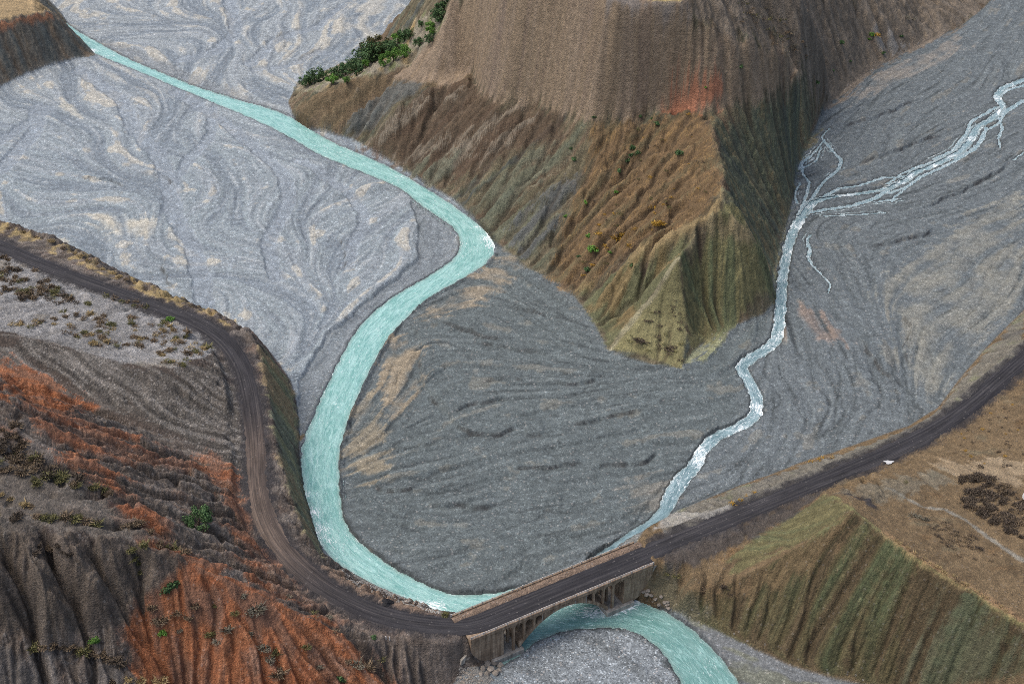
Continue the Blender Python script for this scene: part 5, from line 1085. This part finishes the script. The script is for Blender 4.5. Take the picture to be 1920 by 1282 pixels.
# right shoulder of the mesa
for x, y, w, k in [(1576, 82, 13, 'deep'), (1636, 68, 14, 'green'), (1644, 68, 14, 'gold'), (1690, 70, 8, 'deep'), (1656, 100, 9, 'deep'), (1531, 155, 13, 'deep'), (1562, 133, 8, 'deep'), (1388, 128, 11, 'deep'), (1322, 168, 6, 'green'), (1628, 75, 9, 'green'), (1700, 35, 12, 'grey'), (1712, 38, 12, 'grey'), (1594, 118, 6, 'deep')]:
    plant_at('shrub', x, y, w, k, f'{word[k]} bush on the grey slope above the stream valley', 'bush', f'{word[k]} bushes above the stream valley', .9)
scatter('shrub', 60, [(1390, 0), (1450, 15), (1500, 60), (1530, 100), (1505, 125), (1460, 100), (1420, 60), (1360, 30)], (5, 10), ['grey', 'grey', 'olive', 'dry'], lambda k: f'tiny {word[k]} scrub tuft high on the mesa shoulder', 'tuft', lambda k: f'{word[k]} tufts on the mesa shoulder', 0, 26, .8, 6)
# hill on the right
scatter('shrub', 85, [(1800, 895), (1850, 890), (1900, 915), (1920, 935), (1920, 1010), (1880, 1000), (1840, 975), (1805, 940)], (14, 24), ['dark', 'dark', 'dry', 'dark'], lambda k: f'{word[k]} shrub in the thicket on the brown terrace by the track', 'bush', lambda k: f'{word[k]} shrubs of the terrace thicket', 0, 27, .75, 7)
scatter('shrub', 34, [(1770, 970), (1830, 1010), (1880, 1050), (1870, 1060), (1800, 1045), (1740, 1000), (1740, 985)], (7, 14), ['dark', 'dry'], lambda k: f'small {word[k]} shrub on the terrace behind the green hill crest', 'bush', lambda k: f'{word[k]} shrubs behind the hill crest', .2, 28, .7, 7)
hedge([(1680, 1015), (1722, 1043), (1770, 1072), (1830, 1108), (1900, 1152)], 26, (7, 12), ['straw', 'dry', 'straw'], 'pale dry tuft along the knife edge crest of the green hill', 'tufts along the hill crest', 39, 3)
for x, y, w, k in [(1358, 1100, 20, 'dark'), (1370, 1114, 12, 'dark'), (1316, 1106, 18, 'dry'), (1885, 874, 14, 'dark'), (1838, 876, 14, 'dark'), (1873, 848, 9, 'dark'), (1720, 970, 20, 'grey'), (1735, 975, 18, 'grey'), (1710, 968, 14, 'grey'), (1268, 1080, 14, 'olive'), (1250, 1078, 12, 'olive'), (1700, 905, 10, 'olive')]:
    plant_at('shrub', x, y, w, k, f'lone {word[k]} bush on the bare brown ground by the green hill', 'bush', f'lone {word[k]} bushes by the green hill', .8)
scatter('shrub', 40, [(1800, 800), (1920, 720), (1920, 880), (1830, 870), (1780, 850)], (4, 8), ['dry', 'dark', 'gold'], lambda k: f'tiny {word[k]} tuft on the bare terrace above the road', 'tuft', lambda k: f'{word[k]} tufts on the upper terrace', 0, 29, .7, 8)
for x, y in ((1372, 944), (1388, 938), (1400, 930), (1415, 924), (1520, 866), (1540, 862), (1560, 858)): plant_at('shrub', x, y, prng.uniform(8, 13), 'gold', 'orange tinged shrub on the embankment beside the right hand road', 'bush', 'orange shrubs on the embankment', .7)

PEND.sort(key=lambda q: -q[2] / mpp(np.array(q[1])))
for q in PEND[:285]: make_shrub(*q)
sv, sf, sm = [], [], []; kinds_ = list(LM_)
for name, pos, w, kind, *_r, h in PEND[285:]:
    me = SHRUB[kind, prng.randrange(3)]; co = np.empty(len(me.vertices) * 3); me.vertices.foreach_get('co', co); co = co.reshape(-1, 3); fi = np.empty(len(me.polygons) * 4, int); me.polygons.foreach_get('vertices', fi); fi = fi.reshape(-1, 4)[::3]
    a = prng.uniform(0, 6.28); ca_, sa_ = math.cos(a), math.sin(a); co = np.stack([co[:, 0] * ca_ - co[:, 1] * sa_, co[:, 0] * sa_ + co[:, 1] * ca_, co[:, 2] * h], 1) * w * 1.4; k = len(sv); sv += (co + np.array(pos)).tolist(); sf += (fi + k).tolist(); sm += [kinds_.index(kind)] * len(fi)
scrub = mesh_obj('scrub', sv, sf, None)
for kk in kinds_: scrub.data.materials.append(LM_[kk])
scrub.data.polygons.foreach_set('material_index', np.array(sm, np.int32)); tag(scrub, 'countless tiny tufts of scrub dotted over the bare slopes', 'scrub', kind='stuff')

# trees: tapered trunk with limbs and a leafy crown
def limb(v, f, p0, p1, r0, r1, n=6):
    d = np.array(p1) - np.array(p0); a = np.cross(d, (0.31, .95, .1)); a /= np.linalg.norm(a); b = np.cross(d, a); b /= np.linalg.norm(b); k = len(v)
    for p, r in ((p0, r0), (p1, r1)):
        for i in range(n): t = 2 * math.pi * i / n; v.append(np.array(p) + a * r * math.cos(t) + b * r * math.sin(t))
    f += [(k + i, k + (i + 1) % n, k + n + (i + 1) % n, k + n + i) for i in range(n)]
def tree_meshes(seed, mat, nleaf, clumps, size=.05):
    g = np.random.default_rng(seed); v, f = [], []
    top = np.array([g.normal(0, .03), g.normal(0, .03), .42]); limb(v, f, (0, 0, -.06), top * .55, .045, .034); limb(v, f, top * .55, top, .034, .02)
    for i in range(7):
        az = i * 2.4 + g.uniform(-.4, .4); st = top * g.uniform(.45, .95); e = st + np.array([math.cos(az) * g.uniform(.2, .36), math.sin(az) * g.uniform(.2, .36), g.uniform(.12, .34)]); limb(v, f, st, e, .018, .006, 5)
    tr = mesh_of('trunk', (v, f), M_bark); cv, cf = [], []
    cc = []
    for i in range(clumps):
        az = g.uniform(0, 6.28); rr = .42 * math.sqrt(g.uniform(0.02, 1)); z = g.uniform(.24, .86) ; z = min(z, .92 - rr * .75); cc.append((np.array([math.cos(az) * rr, math.sin(az) * rr, z]), g.uniform(.11, .20)))
    for i in range(nleaf):
        c, r = cc[g.integers(clumps)]; d = g.normal(size=3); d /= np.linalg.norm(d); p = c + d * r * g.uniform(.5, 1.05); a = g.normal(size=3); a /= np.linalg.norm(a); b = np.cross(a, d + .4 * g.normal(size=3)); b /= np.linalg.norm(b) + 1e-6
        s = size * g.uniform(.55, 1.2); k = len(cv); cv += [p - a * s, p + b * s * .5, p + a * s, p - b * s * .5]; cf.append((k, k + 1, k + 2, k + 3))
    return tr, mesh_of('crown', (cv, cf), mat)
TREES = {('lone', 0): tree_meshes(470, LM_['deep'], 3200, 34, .036), **{(k, j): tree_meshes(400 + 10 * i + j, LM_[k], 1300, 16) for i, k in enumerate(('deep', 'green', 'olive')) for j in range(2)}}; TREES['lone', 1] = TREES['lone', 0]
def tree(x, y, wpx, k, label, group, cat='tree', asp=.95):
    p = hit(x, y); w = wpx * mpp(p) * 1.18
    r = empty('tree', (p[0], p[1], p[2] - .03 * w), prng.uniform(0, 6.28)); r.scale = (w, w, w * asp); tag(r, label, cat, group)
    tr, cr = TREES[k, prng.randrange(2)]
    for nm, me in (('trunk', tr), ('crown', cr)):
        o = bpy.data.objects.new(nm, me); col.objects.link(o); o.parent = r
for x, y, w, k in [(573, 162, 24, 'deep'), (590, 156, 28, 'deep'), (606, 150, 26, 'deep'), (632, 148, 26, 'deep'), (648, 142, 28, 'deep'), (668, 142, 34, 'deep'), (664, 132, 28, 'deep'), (682, 124, 38, 'deep'), (702, 116, 44, 'deep'), (712, 104, 40, 'olive'), (694, 108, 36, 'olive'), (726, 104, 30, 'deep'), (742, 98, 24, 'deep'), (758, 78, 26, 'deep'), (768, 74, 22, 'deep'), (790, 52, 15, 'deep'), (822, 42, 30, 'deep'), (830, 26, 26, 'deep'), (838, 8, 22, 'deep'), (786, 90, 20, 'deep'), (806, 80, 18, 'deep')]:
    spot = 'at the low tip of the bench by the river bend' if x < 660 else ('in the thick middle clump of the bench grove' if x < 745 else 'on the upper bench close against the tan cliff')
    tree(x, y, w, k, f'deep green leafy tree {spot}' if k == 'deep' else 'tall olive topped tree at the heart of the grove beneath the tan cliff', f'deep green trees {spot}' if k == 'deep' else 'olive topped grove trees')
for x, y, w, k in [(622, 160, 22, 'green'), (686, 128, 18, 'green'), (720, 126, 24, 'green'), (738, 116, 28, 'green'), (758, 110, 24, 'green'), (746, 82, 20, 'green'), (806, 62, 20, 'green'), (812, 66, 14, 'green'), (650, 158, 16, 'green'), (760, 100, 18, 'green')]:
    tree(x, y, w, k, 'bright green young tree at the sunny front of the grove', 'bright green grove trees')
for x, y in [(592, 170), (600, 166), (612, 166), (606, 174), (580, 174), (640, 160), (632, 164), (676, 148), (700, 132), (768, 96), (780, 84), (798, 30), (584, 178), (618, 172)]:
    plant_at('shrub', x, y, prng.uniform(8, 14), prng.choice(['gold', 'gold', 'olive']), 'yellowing autumn bush between the grove trees on the bench', 'bush', 'autumn bushes in the grove', .7)
tree(374, 990, 46, 'lone', 'solitary round dark green tree on the bare grey slope above the road', None, 'tree', 1.0)

# ------------------------------------------------------------------ stones, coal, small things
def rock_mesh(seed, sub=2, jag=.28, sq=.7):
    bm = bmesh.new(); bmesh.ops.create_icosphere(bm, subdivisions=sub, radius=.5); g = np.random.default_rng(seed); planes = [(lambda d: d / np.linalg.norm(d))(g.normal(size=3)) for _ in range(9)]
    for v in bm.verts:
        p = np.array(v.co)
        for d in planes:
            t = p @ d; lim = .5 * (1 - jag * .9 * abs(math.sin(d[0] * 9 + seed)))
            if t > lim: p = p - d * (t - lim)
        p *= 1 + .05 * g.normal(); v.co = (p[0], p[1], p[2] * sq)
    me = bpy.data.meshes.new('rock'); bm.to_mesh(me); bm.free(); return me
def rock_mat(name, a, b):
    t = NT(name); oc = t.obj(); c = t.ramp(t.noise(2.5, 5, .65, oc), [(.3, a), (.7, b)]); oi = t.n('ObjectInfo').outputs['Random']; c = t.mix(1.0, c, t.ramp(oi, [(0, .7), (1, 1.3)]), 'MULTIPLY')
    t.bump(t.noise(5, 4, .6, oc), .6, .1); return t.set(Base_Color=c, Roughness=.9)
M_rock = rock_mat('grey_brown_rock', (.13, .11, .09), (.29, .26, .22)); M_coal = rock_mat('coal', (.008, .008, .009), (.028, .027, .029))
ROCKS = [rock_mesh(i) for i in range(5)]
for m_ in ROCKS: m_.materials.append(M_rock)
def rock(x, y, w, label, group, name='boulder', zs=1.0):
    p = hit(x, y); s = w * mpp(p); o = bpy.data.objects.new(name, prng.choice(ROCKS)); col.objects.link(o); o.location = (p[0], p[1], p[2] + .12 * s); o.scale = (s * prng.uniform(.8, 1.2), s * prng.uniform(.8, 1.2), s * zs); o.rotation_euler = (prng.uniform(-.3, .3), prng.uniform(-.3, .3), prng.uniform(0, 6.28)); tag(o, label, 'rock', group)
for x, y, w in [(912, 1246, 18), (926, 1244, 20), (938, 1250, 18), (920, 1256, 16), (930, 1262, 16), (906, 1254, 14), (914, 1264, 12), (936, 1258, 12), (902, 1264, 10)]: rock(x, y, w, 'broken grey block in the rock heap at the foot of the left abutment', 'rock heap at the left abutment')
for i in range(34): rock(prng.uniform(862, 904), prng.uniform(1256, 1284), prng.uniform(3, 7), 'small pale stone in the scree below the left abutment', 'scree below the left abutment', 'stone')
for i in range(26):
    t = prng.random(); rock(1206 + 52 * t + prng.uniform(-5, 5), 1112 + 26 * t + prng.uniform(-8, 6), prng.uniform(4, 9), 'rough stone in the bank beside the right abutment', 'stones beside the right abutment', 'stone')
for i in range(22): 
    q = bridge(prng.uniform(0, BLEN), prng.uniform(7.2, 8.3), 10.25); s = prng.uniform(.25, .5); o = bpy.data.objects.new('stone', prng.choice(ROCKS)); col.objects.link(o); o.location = q + np.array([0, 0, .1]); o.scale = (s, s, s); o.rotation_euler = (0, 0, prng.uniform(0, 6)); tag(o, 'loose stone on the earth bank along the bridge deck', 'rock', 'loose stones on the bridge deck')
def rubble(name, n, poly, wr, mat, label, seed):
    """thousands of cobbles too small to pick apart"""
    g = np.random.default_rng(seed); W = np.array([hit(x, y) for x, y in poly]); lo = W[:, :2].min(0); hi = W[:, :2].max(0); q = g.uniform(lo, hi, (n * 3, 2)).astype(np.float32); q = q[inside(q[:, 0], q[:, 1], W[:, :2])][:n]
    zz = samp(Z, q[:, 0], q[:, 1]); oc_v = np.array([(1, 0, 0), (-1, 0, 0), (0, 1, 0), (0, -1, 0), (0, 0, .8), (0, 0, -.8)]); oc_f = [(0, 2, 4), (2, 1, 4), (1, 3, 4), (3, 0, 4), (2, 0, 5), (1, 2, 5), (3, 1, 5), (0, 3, 5)]
    v, f = [], []
    for (x, y), z in zip(q, zz):
        s = g.uniform(*wr); k = len(v); v += list(oc_v * s * g.uniform(.6, 1.2, 3) @ np.array(Matrix.Rotation(g.uniform(0, 6), 3, 'Z')) + np.array([x, y, z + .1 * s])); f += [tuple(i + k for i in t) for t in oc_f]
    o = mesh_obj(name, v, f, mat); tag(o, label, 'rubble', kind='stuff')
M_cob = rock_mat('pale_cobbles', (.17, .165, .15), (.40, .38, .34))
rubble('cobbles', 2600, [(640, 1068), (700, 1096), (760, 1119), (832, 1152), (800, 1146), (720, 1120), (660, 1092)], (.08, .28), M_cob, 'pale cobbles strewn along the river edge below the road', 61)
rubble('rubble', 1400, [(862, 1250), (905, 1256), (930, 1275), (900, 1300), (850, 1300), (855, 1270)], (.08, .3), M_cob, 'small pinkish rubble below the left abutment', 62)
# coal heap on the road shoulder
g_ = np.random.default_rng(5); p = hit(726, 1130); n_ = 22; hv, hf = [], []
for i in range(9):
    for j in range(n_):
        r = i / 8; a = 2 * math.pi * j / n_; rr = r * (1.5 + .3 * math.sin(3 * a + 1) + .12 * g_.normal()); hv.append((rr * math.cos(a), rr * .8 * math.sin(a), 1.15 * (1 - r ** 1.5) + .10 * g_.normal() * (1 - r) - .12 * r))
hf = [(i * n_ + j, i * n_ + (j + 1) % n_, (i + 1) * n_ + (j + 1) % n_, (i + 1) * n_ + j) for i in range(8) for j in range(n_)]
o = mesh_obj('coal_heap', hv, hf, M_coal); o.location = (p[0], p[1], p[2]); tag(o, 'small black heap of coal dumped on the brown road shoulder', 'coal heap')
M_white = NT('white_paint').set(Base_Color=(.62, .62, .60), Roughness=.5)
for x, y in ((724, 1199), (731, 1200)):
    p = hit(x, y); o = bevel_obj('marker_post', *box_vf(-.09, .09, -.09, .09, -.3, 1.1), M_white, None, .03); o.location = p; tag(o, 'short pale marker post beside the road bend', 'post', 'marker posts at the road bend')
# pale puddle on the road
p = hit(1666, 868); a_ = np.linspace(0, 2 * math.pi, 25)[:-1]; rr = 1 + .25 * np.sin(3 * a_ + .5) + .18 * np.sin(5 * a_)
pv = [(1.1 * r * math.cos(t), .75 * r * math.sin(t), .0) for r, t in zip(rr, a_)] + [(0, 0, .02)]; pf = [(i, (i + 1) % 24, 24) for i in range(24)]
t = NT('muddy_puddle'); o = mesh_obj('puddle', pv, pf, t.set(Base_Color=(.52, .52, .50), Roughness=.12)); o.location = (p[0], p[1], p[2] + .30); tag(o, 'pale puddle at the edge of the coal road', 'puddle', kind='structure')
# van parked on the terrace, seen at the edge of view
p = hit(1931, 936); van = empty('parked_van', p, R(8)); van.scale = (.85, .85, .85); tag(van, 'white van parked beside the dark shrubs on the brown terrace', 'van')
M_glass = NT('dark_glass').set(Base_Color=(.02, .025, .03), Roughness=.08); M_tyre = NT('tyre').set(Base_Color=(.02, .02, .02), Roughness=.8)
prof = [(-2.1, .35), (2.1, .35), (2.15, .95), (1.55, 1.15), (1.1, 1.85), (-2.0, 1.9), (-2.12, 1.2)]
def vpart(name, vf, m, off, par=van): return bevel_obj(name, vf[0], vf[1], m, par, off)
vpart('body', prism(prof, -.85, .85), M_white, .08, van)
for s0, s1 in ((-1.85, -.95), (-.8, .1), (.2, .95)):
    for w0, w1 in ((-.87, -.84), (.84, .87)): vpart('window', box_vf(s0, s1, w0, w1, 1.2, 1.7), M_glass, .01)
wv = [(1.56, -.7, 1.2), (1.56, .7, 1.2), (1.16, .65, 1.8), (1.16, -.65, 1.8)]
mesh_obj('windscreen', [(s + .03, w, z) for s, w, z in wv], [(0, 1, 2, 3)], M_glass, van)
for sx in (-1.35, 1.35):
    for w0, w1 in ((-.9, -.68), (.68, .9)):
        ring_ = [(sx + .34 * math.cos(t), .34 + .34 * math.sin(t)) for t in np.linspace(0, 2 * math.pi, 17)[:-1]]; vpart('wheel', prism(ring_, w0, w1), M_tyre, .03)
print('objects', len(scn.objects))
